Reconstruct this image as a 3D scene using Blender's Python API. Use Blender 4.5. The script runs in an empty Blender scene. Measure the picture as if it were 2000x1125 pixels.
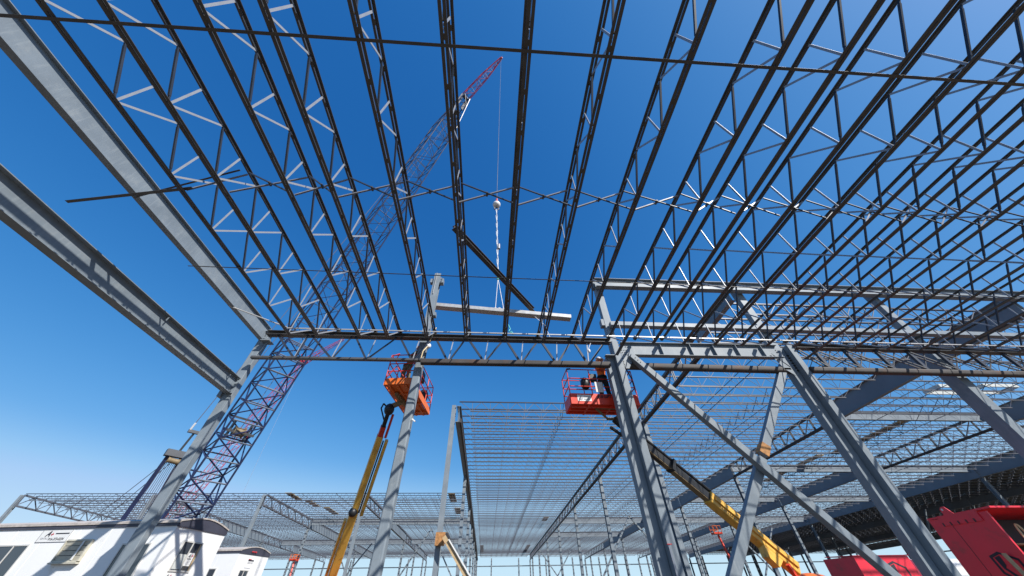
import bpy, bmesh, math, random
from mathutils import Vector, Matrix
random.seed(7)
C = bpy.context.scene.collection
scene = bpy.context.scene
R = math.radians
PI = math.pi

# ------------------------------------------------------------------ camera
cam_data = bpy.data.cameras.new('camera')
cam = bpy.data.objects.new('camera', cam_data)
C.objects.link(cam)
XA = (0.9980, -0.0327, -0.0534); YA = (-0.0608, -0.6937, -0.7177); ZA = (-0.0135, 0.7195, -0.6944)
_r = Matrix((XA, YA, ZA))
_c = [Vector((_r[i][j] for i in range(3))) for j in range(3)]
_x = _c[0].normalized(); _z = _c[2]; _z = (_z - _z.dot(_x) * _x).normalized(); _y = _z.cross(_x)
M4 = Matrix((( _x[0], _y[0], _z[0], 0), (_x[1], _y[1], _z[1], 0), (_x[2], _y[2], _z[2], 1.6), (0, 0, 0, 1)))
cam.matrix_world = M4
cam_data.sensor_fit = 'HORIZONTAL'
cam_data.sensor_width = 36.0
cam_data.lens = 622.64 / 2000 * 36.0
cam_data.clip_start = 0.1
cam_data.clip_end = 6000
scene.camera = cam

# ------------------------------------------------------------------ light
SUN = Vector((0.84, -0.90, 1.0)).normalized()
elev = math.asin(SUN.z)
az = math.atan2(SUN.x, SUN.y)
world = bpy.data.worlds.new('World'); scene.world = world; world.use_nodes = True
wn = world.node_tree.nodes; wl = world.node_tree.links
for n in list(wn): wn.remove(n)
sky = wn.new('ShaderNodeTexSky'); sky.sky_type = 'NISHITA'; sky.sun_disc = False
sky.sun_elevation = elev; sky.sun_rotation = az
sky.altitude = 0; sky.air_density = 1.0; sky.dust_density = 1.5; sky.ozone_density = 2.6
bg = wn.new('ShaderNodeBackground'); bg.inputs['Strength'].default_value = 0.1
EXPO = 0.35
# deep blue polarised rendering of the same sky: one response curve per colour channel, everywhere
_tc = wn.new('ShaderNodeTexCoord'); _sx = wn.new('ShaderNodeSeparateXYZ'); _mx = wn.new('ShaderNodeMath'); _mx.operation = 'MAXIMUM'; _mx.inputs[1].default_value = 0.16
_cx = wn.new('ShaderNodeCombineXYZ'); _sc = wn.new('ShaderNodeSeparateColor'); _cc = wn.new('ShaderNodeCombineColor')
wl.new(_tc.outputs['Generated'], _sx.inputs[0]); wl.new(_sx.outputs[2], _mx.inputs[0])
wl.new(_sx.outputs[0], _cx.inputs[0]); wl.new(_sx.outputs[1], _cx.inputs[1]); wl.new(_mx.outputs[0], _cx.inputs[2]); wl.new(_cx.outputs[0], sky.inputs[0])
wl.new(sky.outputs[0], _sc.inputs[0])
for _i, (_p, _k) in enumerate(((1.85, 3.30), (0.977, 1.34), (0.64, 1.31))):
    _a = wn.new('ShaderNodeMath'); _a.operation = 'MULTIPLY'; _a.inputs[1].default_value = 0.088
    _b = wn.new('ShaderNodeMath'); _b.operation = 'POWER'; _b.inputs[1].default_value = _p
    _d = wn.new('ShaderNodeMath'); _d.operation = 'MULTIPLY'; _d.inputs[1].default_value = _k / (0.1 * 2 ** EXPO)
    wl.new(_sc.outputs[_i], _a.inputs[0]); wl.new(_a.outputs[0], _b.inputs[0]); wl.new(_b.outputs[0], _d.inputs[0]); _e = wn.new('ShaderNodeMath'); _e.operation = 'MINIMUM'; _e.inputs[1].default_value = (0.34, 0.52, 0.92)[_i] / (0.1 * 2 ** EXPO); wl.new(_d.outputs[0], _e.inputs[0]); wl.new(_e.outputs[0], _cc.inputs[_i])
wo = wn.new('ShaderNodeOutputWorld')
_mr = wn.new('ShaderNodeMapRange'); _mr.interpolation_type = 'SMOOTHSTEP'; _mr.inputs['From Min'].default_value = 0.0; _mr.inputs['From Max'].default_value = 0.26
_mr.inputs['To Min'].default_value = 1.0; _mr.inputs['To Max'].default_value = 0.0; wl.new(_sx.outputs[2], _mr.inputs['Value'])
_hm = wn.new('ShaderNodeMixRGB'); _kk = 1 / (0.1 * 2 ** EXPO); _hm.inputs['Color2'].default_value = (0.60*_kk, 0.83*_kk, 0.97*_kk, 1)
wl.new(_mr.outputs['Result'], _hm.inputs['Fac']); wl.new(_cc.outputs[0], _hm.inputs['Color1']); wl.new(_hm.outputs[0], bg.inputs[0]); wl.new(bg.outputs[0], wo.inputs[0])
sd = bpy.data.lights.new('sun', 'SUN'); sd.energy = 5.0; sd.angle = R(0.5); sd.color = (1.0, 0.97, 0.92)
so = bpy.data.objects.new('sun', sd); C.objects.link(so)
so.rotation_euler = SUN.to_track_quat('Z', 'Y').to_euler()
so.location = (0, 0, 60)
scene.view_settings.view_transform = 'Standard'
scene.view_settings.look = 'None'
scene.view_settings.exposure = EXPO
scene.view_settings.gamma = 1.0
scene.view_settings.use_curve_mapping = False

# ------------------------------------------------------------------ materials
MATS = {}
def mat(name, col, rough=0.5, metal=0.0, var=0.15, scale=4.0, bump=0.0, spec=0.5, dirt=None, dirt_amt=0.0, dscale=1.5):
    m = bpy.data.materials.new(name); m.use_nodes = True
    nt = m.node_tree; n = nt.nodes; l = nt.links
    b = n['Principled BSDF']
    b.inputs['Roughness'].default_value = rough
    b.inputs['Metallic'].default_value = metal
    b.inputs['Specular IOR Level'].default_value = spec
    tc = n.new('ShaderNodeTexCoord')
    no = n.new('ShaderNodeTexNoise'); no.inputs['Scale'].default_value = scale; no.inputs['Detail'].default_value = 6
    l.new(tc.outputs['Object'], no.inputs['Vector'])
    cr = n.new('ShaderNodeValToRGB')
    cr.color_ramp.elements[0].position = 0.3; cr.color_ramp.elements[1].position = 0.72
    cr.color_ramp.elements[0].color = tuple(c * (1 - var) for c in col) + (1,)
    cr.color_ramp.elements[1].color = tuple(min(1, c * (1 + var)) for c in col) + (1,)
    l.new(no.outputs['Fac'], cr.inputs['Fac'])
    out = cr.outputs['Color']
    if dirt:
        n2 = n.new('ShaderNodeTexNoise'); n2.inputs['Scale'].default_value = dscale; n2.inputs['Detail'].default_value = 9
        n2.inputs['Roughness'].default_value = 0.7
        l.new(tc.outputs['Object'], n2.inputs['Vector'])
        r2 = n.new('ShaderNodeValToRGB'); r2.color_ramp.elements[0].position = 0.62 - dirt_amt * 0.3; r2.color_ramp.elements[1].position = 0.74
        l.new(n2.outputs['Fac'], r2.inputs['Fac'])
        mx = n.new('ShaderNodeMixRGB'); mx.inputs['Color2'].default_value = tuple(dirt) + (1,)
        l.new(r2.outputs['Color'], mx.inputs['Fac']); l.new(out, mx.inputs['Color1']); out = mx.outputs['Color']
    l.new(out, b.inputs['Base Color'])
    ra = n.new('ShaderNodeMapRange'); ra.inputs['To Min'].default_value = max(0.05, rough - 0.1); ra.inputs['To Max'].default_value = min(1, rough + 0.12)
    l.new(no.outputs['Fac'], ra.inputs['Value']); l.new(ra.outputs['Result'], b.inputs['Roughness'])
    if bump:
        bp = n.new('ShaderNodeBump'); bp.inputs['Strength'].default_value = bump; bp.inputs['Distance'].default_value = 0.01
        n3 = n.new('ShaderNodeTexNoise'); n3.inputs['Scale'].default_value = scale * 12
        l.new(tc.outputs['Object'], n3.inputs['Vector']); l.new(n3.outputs['Fac'], bp.inputs['Height']); l.new(bp.outputs[0], b.inputs['Normal'])
    MATS[name] = m
    return m
STEEL = mat('primed_steel', (0.195, 0.228, 0.255), 0.5, 0.0, 0.12, 1.6, 0.0, 0.35, (0.27, 0.295, 0.305), 0.3, 3.0)
STEELF = mat('far_steel', (0.195, 0.228, 0.255), 0.5, 0.0, 0.12, 0.6)
JOIST = mat('joist_paint', (0.078, 0.076, 0.074), 0.42, 0.0, 0.22, 3.0, 0.0, 0.5, (0.085, 0.066, 0.055), 0.1, 5.0)
JOISTD = mat('joist_shaded_navy', (0.032, 0.040, 0.058), 0.45, 0.0, 0.2, 3.0, 0.0, 0.4)  # joist paint darkened with painted-in shade, for diagonals and bridging
JOISTT = mat('joist_far_top_shaded', (0.045, 0.05, 0.068), 0.42, 0.0, 0.15, 1.0, 0.0, 0.5)  # far joist paint darkened with painted shade; bottom chords keep the lit tone
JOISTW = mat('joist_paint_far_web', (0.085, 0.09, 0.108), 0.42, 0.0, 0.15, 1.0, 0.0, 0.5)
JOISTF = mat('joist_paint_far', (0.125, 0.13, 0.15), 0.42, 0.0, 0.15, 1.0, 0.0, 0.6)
WEB = mat('web_rod_sunlit', (0.33, 0.34, 0.36), 0.36, 0.0, 0.10, 3.0, 0.0, 0.6)  # paler copy of the joist paint, sunlit brightness put into the colour
WEBG = mat('bridging_paint', (0.20, 0.20, 0.21), 0.3, 0.0, 0.10, 3.0, 0.0, 0.7)
def weather(m):
    nt = m.node_tree; n = nt.nodes; l = nt.links; b = n['Principled BSDF']
    src = b.inputs['Base Color'].links[0].from_socket
    tc = n.new('ShaderNodeTexCoord'); mp = n.new('ShaderNodeMapping'); mp.inputs['Scale'].default_value = (14, 14, 1.1)
    l.new(tc.outputs['Object'], mp.inputs[0])
    a = n.new('ShaderNodeTexNoise'); a.inputs['Scale'].default_value = 1.0; a.inputs['Detail'].default_value = 8; a.inputs['Roughness'].default_value = 0.75; l.new(mp.outputs[0], a.inputs['Vector'])
    r = n.new('ShaderNodeValToRGB'); r.color_ramp.elements[0].position = 0.52; r.color_ramp.elements[1].position = 0.78; r.color_ramp.elements[1].color = (0.5, 0.5, 0.5, 1); l.new(a.outputs['Fac'], r.inputs['Fac'])
    x = n.new('ShaderNodeMixRGB'); x.inputs['Color2'].default_value = (0.37, 0.40, 0.40, 1); l.new(r.outputs['Color'], x.inputs['Fac']); l.new(src, x.inputs['Color1'])
    c = n.new('ShaderNodeTexNoise'); c.inputs['Scale'].default_value = 5.5; c.inputs['Detail'].default_value = 10; c.inputs['Roughness'].default_value = 0.8; l.new(tc.outputs['Object'], c.inputs['Vector'])
    r3 = n.new('ShaderNodeValToRGB'); r3.color_ramp.elements[0].position = 0.68; r3.color_ramp.elements[1].position = 0.74; r3.color_ramp.elements[1].color = (0.75, 0.75, 0.75, 1); l.new(c.outputs['Fac'], r3.inputs['Fac'])
    y = n.new('ShaderNodeMixRGB'); y.inputs['Color2'].default_value = (0.20, 0.115, 0.065, 1); l.new(r3.outputs['Color'], y.inputs['Fac']); l.new(x.outputs[0], y.inputs['Color1'])
    l.new(y.outputs[0], b.inputs['Base Color'])
weather(STEEL)
DECK = mat('deck_metal', (0.24, 0.24, 0.20), 0.6, 0.0, 0.35, 0.5)
DECKP = mat('deck_bundle_metal', (0.42, 0.34, 0.20), 0.6, 0.0, 0.3, 3.0)
RUST = mat('rusty_steel', (0.42, 0.20, 0.07), 0.8, 0.0, 0.35, 9.0, 0.2)
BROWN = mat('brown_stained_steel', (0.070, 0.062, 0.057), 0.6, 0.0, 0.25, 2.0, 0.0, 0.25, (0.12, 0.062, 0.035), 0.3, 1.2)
GAL = mat('galvanised_rod', (0.46, 0.45, 0.43), 0.4, 0.3, 0.12, 5.0)
CRANEB = mat('crane_dark_blue', (0.022, 0.032, 0.085), 0.4, 0.0, 0.2, 1.0)
CRANEL = mat('crane_pale_lacing', (0.17, 0.19, 0.23), 0.4, 0.0, 0.2, 1.0)
CRANER = mat('crane_red', (0.50, 0.022, 0.035), 0.4, 0.0, 0.15, 1.0)
CRANEW = mat('crane_white', (0.75, 0.75, 0.76), 0.4, 0.0, 0.06, 1.0)
CRANEG = mat('crane_grey', (0.07, 0.075, 0.085), 0.5, 0.0, 0.15, 1.0)
ROPE = mat('wire_rope', (0.20, 0.20, 0.24), 0.5, 0.2, 0.1, 20.0)
TAN = mat('rope_drum_tan', (0.22, 0.16, 0.085), 0.6, 0.0, 0.2, 20.0)
BALL = mat('ball_white', (0.72, 0.71, 0.69), 0.5, 0.0, 0.08, 4.0)
RED = mat('container_red', (0.82, 0.030, 0.055), 0.38, 0.0, 0.10, 1.2, 0.1, 0.5, (0.40, 0.05, 0.05), 0.2, 1.5)
LIFTR = mat('lift_basket_red', (0.74, 0.045, 0.012), 0.4, 0.0, 0.10, 5.0)
ORANGE = mat('lift_orange', (0.80, 0.165, 0.022), 0.4, 0.0, 0.10, 5.0, 0.0, 0.5, (0.55, 0.20, 0.08), 0.3, 6.0)
LRED = mat('lift_rail_red', (0.62, 0.045, 0.02), 0.4, 0.0, 0.12, 5.0)
YEL = mat('boom_yellow', (0.80, 0.46, 0.085), 0.38, 0.0, 0.10, 2.0, 0.0, 0.5, (0.30, 0.16, 0.05), 0.35, 3.0)
BLACK = mat('black_rubber', (0.015, 0.016, 0.018), 0.45, 0.0, 0.3, 6.0)
INK = mat('black_ink', (0.02, 0.02, 0.03), 0.6, 0.0, 0.1, 6.0)
REDINK = mat('red_ink', (0.45, 0.02, 0.03), 0.6, 0.0, 0.1, 6.0)
GREYINK = mat('grey_ink', (0.40, 0.40, 0.42), 0.6, 0.0, 0.1, 6.0)
WHITE = mat('trailer_white', (0.80, 0.79, 0.77), 0.5, 0.0, 0.025, 0.7, 0.0, 0.3, (0.70, 0.68, 0.63), 0.15, 1.3)
OFFW = mat('offwhite_panel', (0.74, 0.73, 0.70), 0.55, 0.0, 0.05, 3.0)
FASC = mat('fascia_dark', (0.055, 0.055, 0.075), 0.5, 0.0, 0.15, 3.0)
ROOFE = mat('roof_edge_beige', (0.45, 0.40, 0.36), 0.75, 0.0, 0.25, 6.0, 0.3)
BEIGE = mat('grille_beige', (0.50, 0.47, 0.38), 0.6, 0.0, 0.12, 6.0)
ALU = mat('window_frame_alu', (0.60, 0.58, 0.54), 0.45, 0.1, 0.06, 4.0)
BLIND = mat('blind_cream', (0.55, 0.56, 0.52), 0.8, 0.0, 0.08, 4.0)
WOOD = mat('timber', (0.52, 0.37, 0.20), 0.8, 0.0, 0.2, 6.0, 0.3)
JACKET = mat('hi_vis_orange', (0.90, 0.17, 0.02), 0.8, 0.0, 0.1, 9.0)
TROUS = mat('dark_trousers', (0.035, 0.045, 0.045), 0.9, 0.0, 0.2, 9.0)
KHAKI = mat('khaki_trousers', (0.16, 0.13, 0.09), 0.9, 0.0, 0.2, 9.0)
OLIVE = mat('olive_shirt', (0.09, 0.10, 0.03), 0.9, 0.0, 0.2, 9.0)
SKIN = mat('skin', (0.42, 0.24, 0.16), 0.55, 0.0, 0.06, 9.0)
HAIR = mat('dark_hair', (0.02, 0.015, 0.01), 0.7, 0.0, 0.1, 9.0)
HELM = mat('helmet_white', (0.80, 0.80, 0.80), 0.3, 0.0, 0.02, 9.0)
BOOT = mat('boot_brown', (0.05, 0.03, 0.02), 0.7, 0.0, 0.2, 9.0)
TEAL = mat('teal_rope', (0.10, 0.50, 0.48), 0.7, 0.0, 0.1, 9.0)
YROPE = mat('yellow_strap', (0.66, 0.52, 0.30), 0.7, 0.0, 0.1, 9.0)
GROUND = mat('graded_dirt', (0.120, 0.098, 0.076), 0.95, 0.0, 0.25, 0.25, 0.5, 0.2, (0.11, 0.09, 0.07), 0.3, 0.06)
# glass
GLASS = bpy.data.materials.new('window_glass'); GLASS.use_nodes = True
_b = GLASS.node_tree.nodes['Principled BSDF']
_nt = GLASS.node_tree
_tc = _nt.nodes.new('ShaderNodeTexCoord'); _no = _nt.nodes.new('ShaderNodeTexNoise'); _no.inputs['Scale'].default_value = 1.3
_nt.links.new(_tc.outputs['Object'], _no.inputs['Vector'])
_cr = _nt.nodes.new('ShaderNodeValToRGB'); _cr.color_ramp.elements[0].color = (0.03, 0.035, 0.045, 1); _cr.color_ramp.elements[1].color = (0.06, 0.07, 0.085, 1)
_nt.links.new(_no.outputs['Fac'], _cr.inputs['Fac']); _nt.links.new(_cr.outputs['Color'], _b.inputs['Base Color'])
_b.inputs['Roughness'].default_value = 0.04; _b.inputs['Specular IOR Level'].default_value = 0.8

# ------------------------------------------------------------------ helpers
def V(*a): return Vector(a)
def wloc(o):
    v = Vector((0, 0, 0))
    while o is not None:
        v += o.location; o = o.parent
    return v
def frame(p0, p1, up=None):
    d = (p1 - p0).normalized()
    if up is None: up = Vector((0, 0, 1))
    up = Vector(up)
    if abs(d.dot(up.normalized())) > 0.995: up = Vector((0, 1, 0)) if abs(d.y) < 0.9 else Vector((1, 0, 0))
    s = d.cross(up).normalized(); u = s.cross(d).normalized()
    return d, s, u
def prof_box(w, h): return [(-w/2, -h/2), (w/2, -h/2), (w/2, h/2), (-w/2, h/2)]
def prof_round(w, h, r, n=3):
    pts = []
    for cx, cy, a0 in ((w/2-r, h/2-r, 0), (-w/2+r, h/2-r, 90), (-w/2+r, -h/2+r, 180), (w/2-r, -h/2+r, 270)):
        for k in range(n + 1):
            a = R(a0 + 90 * k / n); pts.append((cx + r*math.cos(a), cy + r*math.sin(a)))
    return pts
def prof_I(w, h, tf, tw):
    a = w/2; b = h/2; c = tw/2; d = b - tf
    return [(-a, -b), (a, -b), (a, -d), (c, -d), (c, d), (a, d), (a, b), (-a, b), (-a, d), (-c, d), (-c, -d), (-a, -d)]
def prof_L(w, h, t, sx=1, sy=1, ox=0, oy=0):
    p = [(0, 0), (w, 0), (w, t), (t, t), (t, h), (0, h)]
    p = [(ox + sx*x, oy + sy*y) for x, y in p]
    return p if sx * sy > 0 else p[::-1]
def prof_tube(r, n=8): return [(r*math.cos(2*PI*k/n), r*math.sin(2*PI*k/n)) for k in range(n)]
class MB:
    def __init__(s): s.bm = bmesh.new(); s.mats = []
    def mi(s, m):
        if m is None: return 0
        if m not in s.mats: s.mats.append(m)
        return s.mats.index(m)
    def sweep(s, p0, p1, prof, up=None, m=None, caps=True):
        p0 = Vector(p0); p1 = Vector(p1)
        d, sd_, u = frame(p0, p1, up)
        a = [s.bm.verts.new(p0 + sd_*x + u*y) for x, y in prof]
        b = [s.bm.verts.new(p1 + sd_*x + u*y) for x, y in prof]
        n = len(prof); i = s.mi(m)
        for k in range(n):
            f = s.bm.faces.new((a[k], a[(k+1) % n], b[(k+1) % n], b[k])); f.material_index = i
        if caps:
            f = s.bm.faces.new(a[::-1]); f.material_index = i
            f = s.bm.faces.new(b); f.material_index = i
        return s
    def bar(s, p0, p1, w, h, up=None, m=None, caps=True): return s.sweep(p0, p1, prof_box(w, h), up, m, caps)
    def box(s, lo, hi, m=None):
        x0, y0, z0 = lo; x1, y1, z1 = hi
        return s.sweep(((x0+x1)/2, (y0+y1)/2, z0), ((x0+x1)/2, (y0+y1)/2, z1), prof_box(abs(x1-x0), abs(y1-y0)), (0, 1, 0), m)
    def tube(s, p0, p1, r, n=8, m=None, caps=True): return s.sweep(p0, p1, prof_tube(r, n), None, m, caps)
    def path(s, pts, r, n=6, m=None):
        for a, b in zip(pts[:-1], pts[1:]): s.tube(a, b, r, n, m)
        return s
    def poly(s, pts, thick, normal, m=None):
        nrm = Vector(normal).normalized() * thick; i = s.mi(m)
        a = [s.bm.verts.new(Vector(p)) for p in pts]; b = [s.bm.verts.new(Vector(p) + nrm) for p in pts]
        n = len(pts)
        f = s.bm.faces.new(a[::-1]); f.material_index = i
        f = s.bm.faces.new(b); f.material_index = i
        for k in range(n):
            f = s.bm.faces.new((a[k], a[(k+1) % n], b[(k+1) % n], b[k])); f.material_index = i
        return s
    def sphere(s, c, r, m=None, seg=14, ring=9, sc=(1, 1, 1), half=False):
        i = s.mi(m)
        g = bmesh.ops.create_uvsphere(s.bm, u_segments=seg, v_segments=ring, radius=r)
        vs = g['verts']
        fs = set(f for v in vs for f in v.link_faces)
        for f in fs: f.material_index = i; f.smooth = True
        if half:
            dl = [v for v in vs if v.co.z < -0.02 * r]; bmesh.ops.delete(s.bm, geom=dl, context='VERTS')
            vs = [v for v in vs if v.is_valid]
        for v in vs: v.co = Vector((v.co.x*sc[0], v.co.y*sc[1], v.co.z*sc[2])) + Vector(c)
        return s
    def lathe(s, p0, p1, radii, n=16, m=None):
        p0 = Vector(p0); p1 = Vector(p1); d, sd_, u = frame(p0, p1); i = s.mi(m)
        rings = []
        for t, r in radii:
            c = p0.lerp(p1, t); rings.append([s.bm.verts.new(c + sd_*r*math.cos(2*PI*k/n) + u*r*math.sin(2*PI*k/n)) for k in range(n)])
        for A, B in zip(rings[:-1], rings[1:]):
            for k in range(n):
                f = s.bm.faces.new((A[k], A[(k+1) % n], B[(k+1) % n], B[k])); f.material_index = i; f.smooth = True
        for r_, fl in ((rings[0], True), (rings[-1], False)):
            f = s.bm.faces.new(r_[::-1] if fl else r_); f.material_index = i
        return s
    def mesh(s, name, m=None, off=(0, 0, 0)):
        off = Vector(off)
        for v in s.bm.verts: v.co -= off
        bmesh.ops.recalc_face_normals(s.bm, faces=s.bm.faces)
        me = bpy.data.meshes.new(name); s.bm.to_mesh(me); s.bm.free()
        if s.mats:
            for q in s.mats: me.materials.append(q)
        elif m: me.materials.append(m)
        return me
    def done(s, name, m=None, parent=None):
        off = wloc(parent) if parent else (0, 0, 0)
        return link(name, s.mesh(name, m, off), parent)
    def thing(s, name, label, cat, m=None, group=None, kind=None, origin=None):
        vs = s.bm.verts
        if origin is None:
            zs = min(v.co.z for v in vs); n = len(vs)
            origin = (sum(v.co.x for v in vs)/n, sum(v.co.y for v in vs)/n, zs)
        o = link(name, s.mesh(name, m, origin), None); o.location = origin
        return tag(o, label, cat, group, kind)
def link(name, me, parent=None):
    o = bpy.data.objects.new(name, me); C.objects.link(o)
    if parent: o.parent = parent
    return o
def tag(o, label=None, cat=None, group=None, kind=None):
    if label: o['label'] = label
    if cat: o['category'] = cat
    if group: o['group'] = group
    if kind: o['kind'] = kind
    elif cat and 'kind' not in o: o['kind'] = 'thing'
    return o
def root(name, loc, label, cat, group=None):
    o = bpy.data.objects.new(name, None); C.objects.link(o); o.location = loc; o.empty_display_size = 0.2
    return tag(o, label, cat, group)
CH = {}
def copy_tree(o, parent=None):
    c = o.copy(); C.objects.link(c)
    if parent: c.parent = parent
    for ch in list(o.children): copy_tree(ch, c)
    return c
def text_mesh(name, s, size, origin, xdir, normal, m, parent, bold=0.0, shear=0.0, extr=0.002):
    cu = bpy.data.curves.new(name, 'FONT'); cu.body = s; cu.size = size; cu.extrude = extr; cu.offset = bold; cu.shear = shear
    cu.resolution_u = 2
    ob = bpy.data.objects.new(name + '_c', cu); C.objects.link(ob)
    dg = bpy.context.evaluated_depsgraph_get()
    me = bpy.data.meshes.new_from_object(ob.evaluated_get(dg))
    bpy.data.objects.remove(ob)
    X = Vector(xdir).normalized(); N = Vector(normal).normalized(); Y = N.cross(X)
    off = wloc(parent) if parent else Vector((0, 0, 0))
    for v in me.vertices:
        v.co = Vector(origin) + X*v.co.x + Y*v.co.y + N*v.co.z - off
    me.materials.clear(); me.materials.append(m)
    return link(name, me, parent)
ORD = ['', 'first', 'second', 'third', 'fourth', 'fifth', 'sixth', 'seventh', 'eighth', 'ninth', 'tenth', 'eleventh', 'twelfth',
       'thirteenth', 'fourteenth', 'fifteenth', 'sixteenth', 'seventeenth', 'eighteenth', 'nineteenth']
for _t, _n in (('twenty', 'twentieth'), ('thirty', 'thirtieth'), ('forty', 'fortieth'), ('fifty', 'fiftieth'), ('sixty', 'sixtieth'), ('seventy', 'seventieth'), ('eighty', 'eightieth')):
    ORD.append(_n); ORD += [_t + '-' + ORD[q] for q in range(1, 10)]

Z0, SL = 13.3, 0.029
def rz(y): return Z0 - SL * (y - 11.5)

# ------------------------------------------------------------------ ground
g = MB(); 
N = 24
for i in range(N):
    pass
g.box((-3000, -3000, -1.0), (3000, 3000, 0.0))
tag(g.done('ground', GROUND), kind='structure')

# ------------------------------------------------------------------ overhead joist bay (joists run away from the camera)
ZB, ZT = 8.36, 9.37
YN = [9.65 - 1.47*k for k in range(0, 9)]
def build_joist(ext):
    rt = root('overhead_joist', (0, 0, ZB), 'x', 'roof joist')
    for nm, z, sy, y0, y1, w in (('bottom_chord', ZB + 0.0, 1, -2.3, 10.62 if ext else 9.75, 0.056), ('top_chord', ZT, -1, -2.3, 10.95, 0.055)):
        b = MB()
        for sx in (-1, 1):
            b.sweep((0, y0, z), (0, y1, z), prof_L(w, w*0.8, 0.009, sx, sy, sx*0.011, 0), (0, 0, 1))
        # spacer plates between the angles
        for k in range(19):
            yy = y0 + 0.30 + k*0.735
            if yy < y1 - 0.2: b.box((-0.0108, yy, z + (0.002 if sy > 0 else -0.045)), (0.0108, yy + 0.09, z + (0.045 if sy > 0 else -0.002)))
        b.done(nm, JOIST, rt)
    b = MB(); b.box((-0.07, 10.72, ZT + 0.004), (0.07, 10.95, ZT + 0.07)); b.done('seat', JOIST, rt)
    first = {}
    def web(p0, p1, key):
        if key not in first:
            b = MB(); p0 = Vector(p0); p1 = Vector(p1)
            d = p1 - p0
            q0 = Vector((0, 0, 0)); q1 = d
            if key == 'v': b.sweep(q0, q1, prof_box(0.014, 0.040), (0, 1, 0))
            elif key == 'd':
                n_ = d.normalized()
                b.sweep(q0, q0 + n_*0.09, prof_box(0.028, 0.03), (1, 0, 0)); b.sweep(q0 + n_*0.0901, q1 - n_*0.0901, prof_box(0.040, 0.036), (1, 0, 0)); b.sweep(q1 - n_*0.09, q1, prof_box(0.028, 0.03), (1, 0, 0))
            else: b.sweep(q0, q1, prof_box(0.044, 0.014), (1, 0, 0))
            first[key] = b.mesh('web_member', JOISTD if key == 'd' else WEB)
        o = link('web_member', first[key], rt); o.location = Vector(p0) - Vector((0, 0, ZB))
    WEBD = WEB
    for k, y in enumerate(YN):
        web((0, y, ZB + 0.05), (0, y, ZT - 0.04), 'v')
        web((0, y - 0.05, ZB + 0.05), (0, y - 0.735, ZT - 0.04), 'd')
        web((0, y + 0.05, ZB + 0.05), (0, y + (0.735 if k else 1.1), ZT - 0.04), 'u' if k else 'e')
    return rt
JX = [-7.22, -6.26, -4.80, -3.80, -2.40, -0.99, 0.43, 1.856, 3.30, 4.87, 6.01, 7.18, 8.41, 9.49, 10.49, 11.60, 12.71,
      14.08, 15.48, 16.86, 18.23, 19.73, 21.1, 22.5, 23.9, 25.3, 26.7]
EXT = {9, 16, 21}
jp = {}
for i, x in enumerate(JX):
    e = i in EXT
    if e not in jp: o = jp[e] = build_joist(e)
    else: o = copy_tree(jp[e])
    o.location.x = x
    if i < 4: s = 'dark open web joist overhead, %s in from the grey edge beam at the left' % ORD[i+1]
    elif i in (9, 16, 21): s = 'overhead open web joist whose bottom chord reaches the %s steel column' % {9: 'double middle', 16: 'braced right', 21: 'far right'}[i]
    elif i < 9: s = 'dark open web joist overhead, %s to the left of the double middle column' % ORD[10-i-1]
    elif i < 16: s = 'dark open web joist overhead above the braced bay, %s right of the double middle column' % ORD[i-9]
    else: s = 'dark open web joist overhead at the right, %s beyond the braced right column' % ORD[i-16]
    tag(o, s, 'roof joist', 'overhead joists running toward the near truss')

# bridging
b = MB(); b.sweep((-9.9, 1.13, ZB - 0.03), (28, 1.0, ZB - 0.03), prof_L(0.05, 0.05, 0.006, 1, 1, -0.02, -0.02), (0, 0, 1))
b.thing('bridging_bar', 'long straight dark bridging bar crossing under all the joists at the top of the view', 'bridging bar', JOIST)
b = MB(); b.sweep((-8.55, 6.49, ZB - 0.02), (28, 6.7, ZB - 0.02), prof_L(0.03, 0.03, 0.005, 1, 1, -0.015, -0.015), (0, 0, 1))
b.thing('bridging_bar', 'thin bridging bar crossing under the joists midway to the truss', 'bridging bar', JOIST)
b = MB(); b.bar((-7.25, 9.5, ZB + 0.115), (28, 9.5, ZB + 0.115), 0.036, 0.036)
b.tube((-9.3, 9.05, 9.05), (-7.25, 9.5, ZB + 0.14), 0.022)
b.thing('bridging_bar', 'sunlit grey bridging bar just in front of the near truss top chord', 'bridging bar', GAL)
YB = 4.12
b = MB()
for i, (xa, xb) in enumerate(zip(JX[:-1], JX[1:])):
    b = MB()
    b.sweep((xa + 0.03, YB, ZT - 0.07), (xb - 0.03, YB, ZB + 0.08), prof_L(0.030, 0.030, 0.005, 1, 1, -0.015, -0.015), (0, 1, 0))
    o = None
    rt = root('cross_bridging', ((xa + xb)/2, YB, ZB), 'crossed bridging angles between two joists, %s pair from the left' % ORD[i+1], 'cross bridging', 'crossed bridging between the overhead joists')
    o = b.done('brace_angle', JOISTD, rt)
    b = MB(); b.sweep((xa + 0.03, YB + 0.05, ZB + 0.08), (xb - 0.03, YB + 0.05, ZT - 0.07), prof_L(0.034, 0.034, 0.005, 1, 1, -0.017, -0.017), (0, 1, 0))
    b.done('brace_angle', WEBG, rt)
    b = MB(); b.bar(((xa+xb)/2, YB - 0.03, (ZB+ZT)/2), ((xa+xb)/2, YB + 0.09, (ZB+ZT)/2), 0.04, 0.04); b.done('bolt', JOIST, rt)
b = MB(); b.sweep((-10.15, 4.62, ZB + 0.06), (-7.0, 4.10, ZB + 0.06), prof_L(0.07, 0.07, 0.008, 1, 1, -0.035, 0), (0, 0, 1))
b.thing('loose_angle', 'long dark steel angle sticking out left past the edge beam', 'steel angle', JOIST)
b = MB(); b.sweep((-8.7, 4.52, ZB + 0.22), (-6.4, 4.05, ZT - 0.1), prof_L(0.04, 0.04, 0.006, 1, 1, -0.02, 0), (0, 0, 1))
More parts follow.
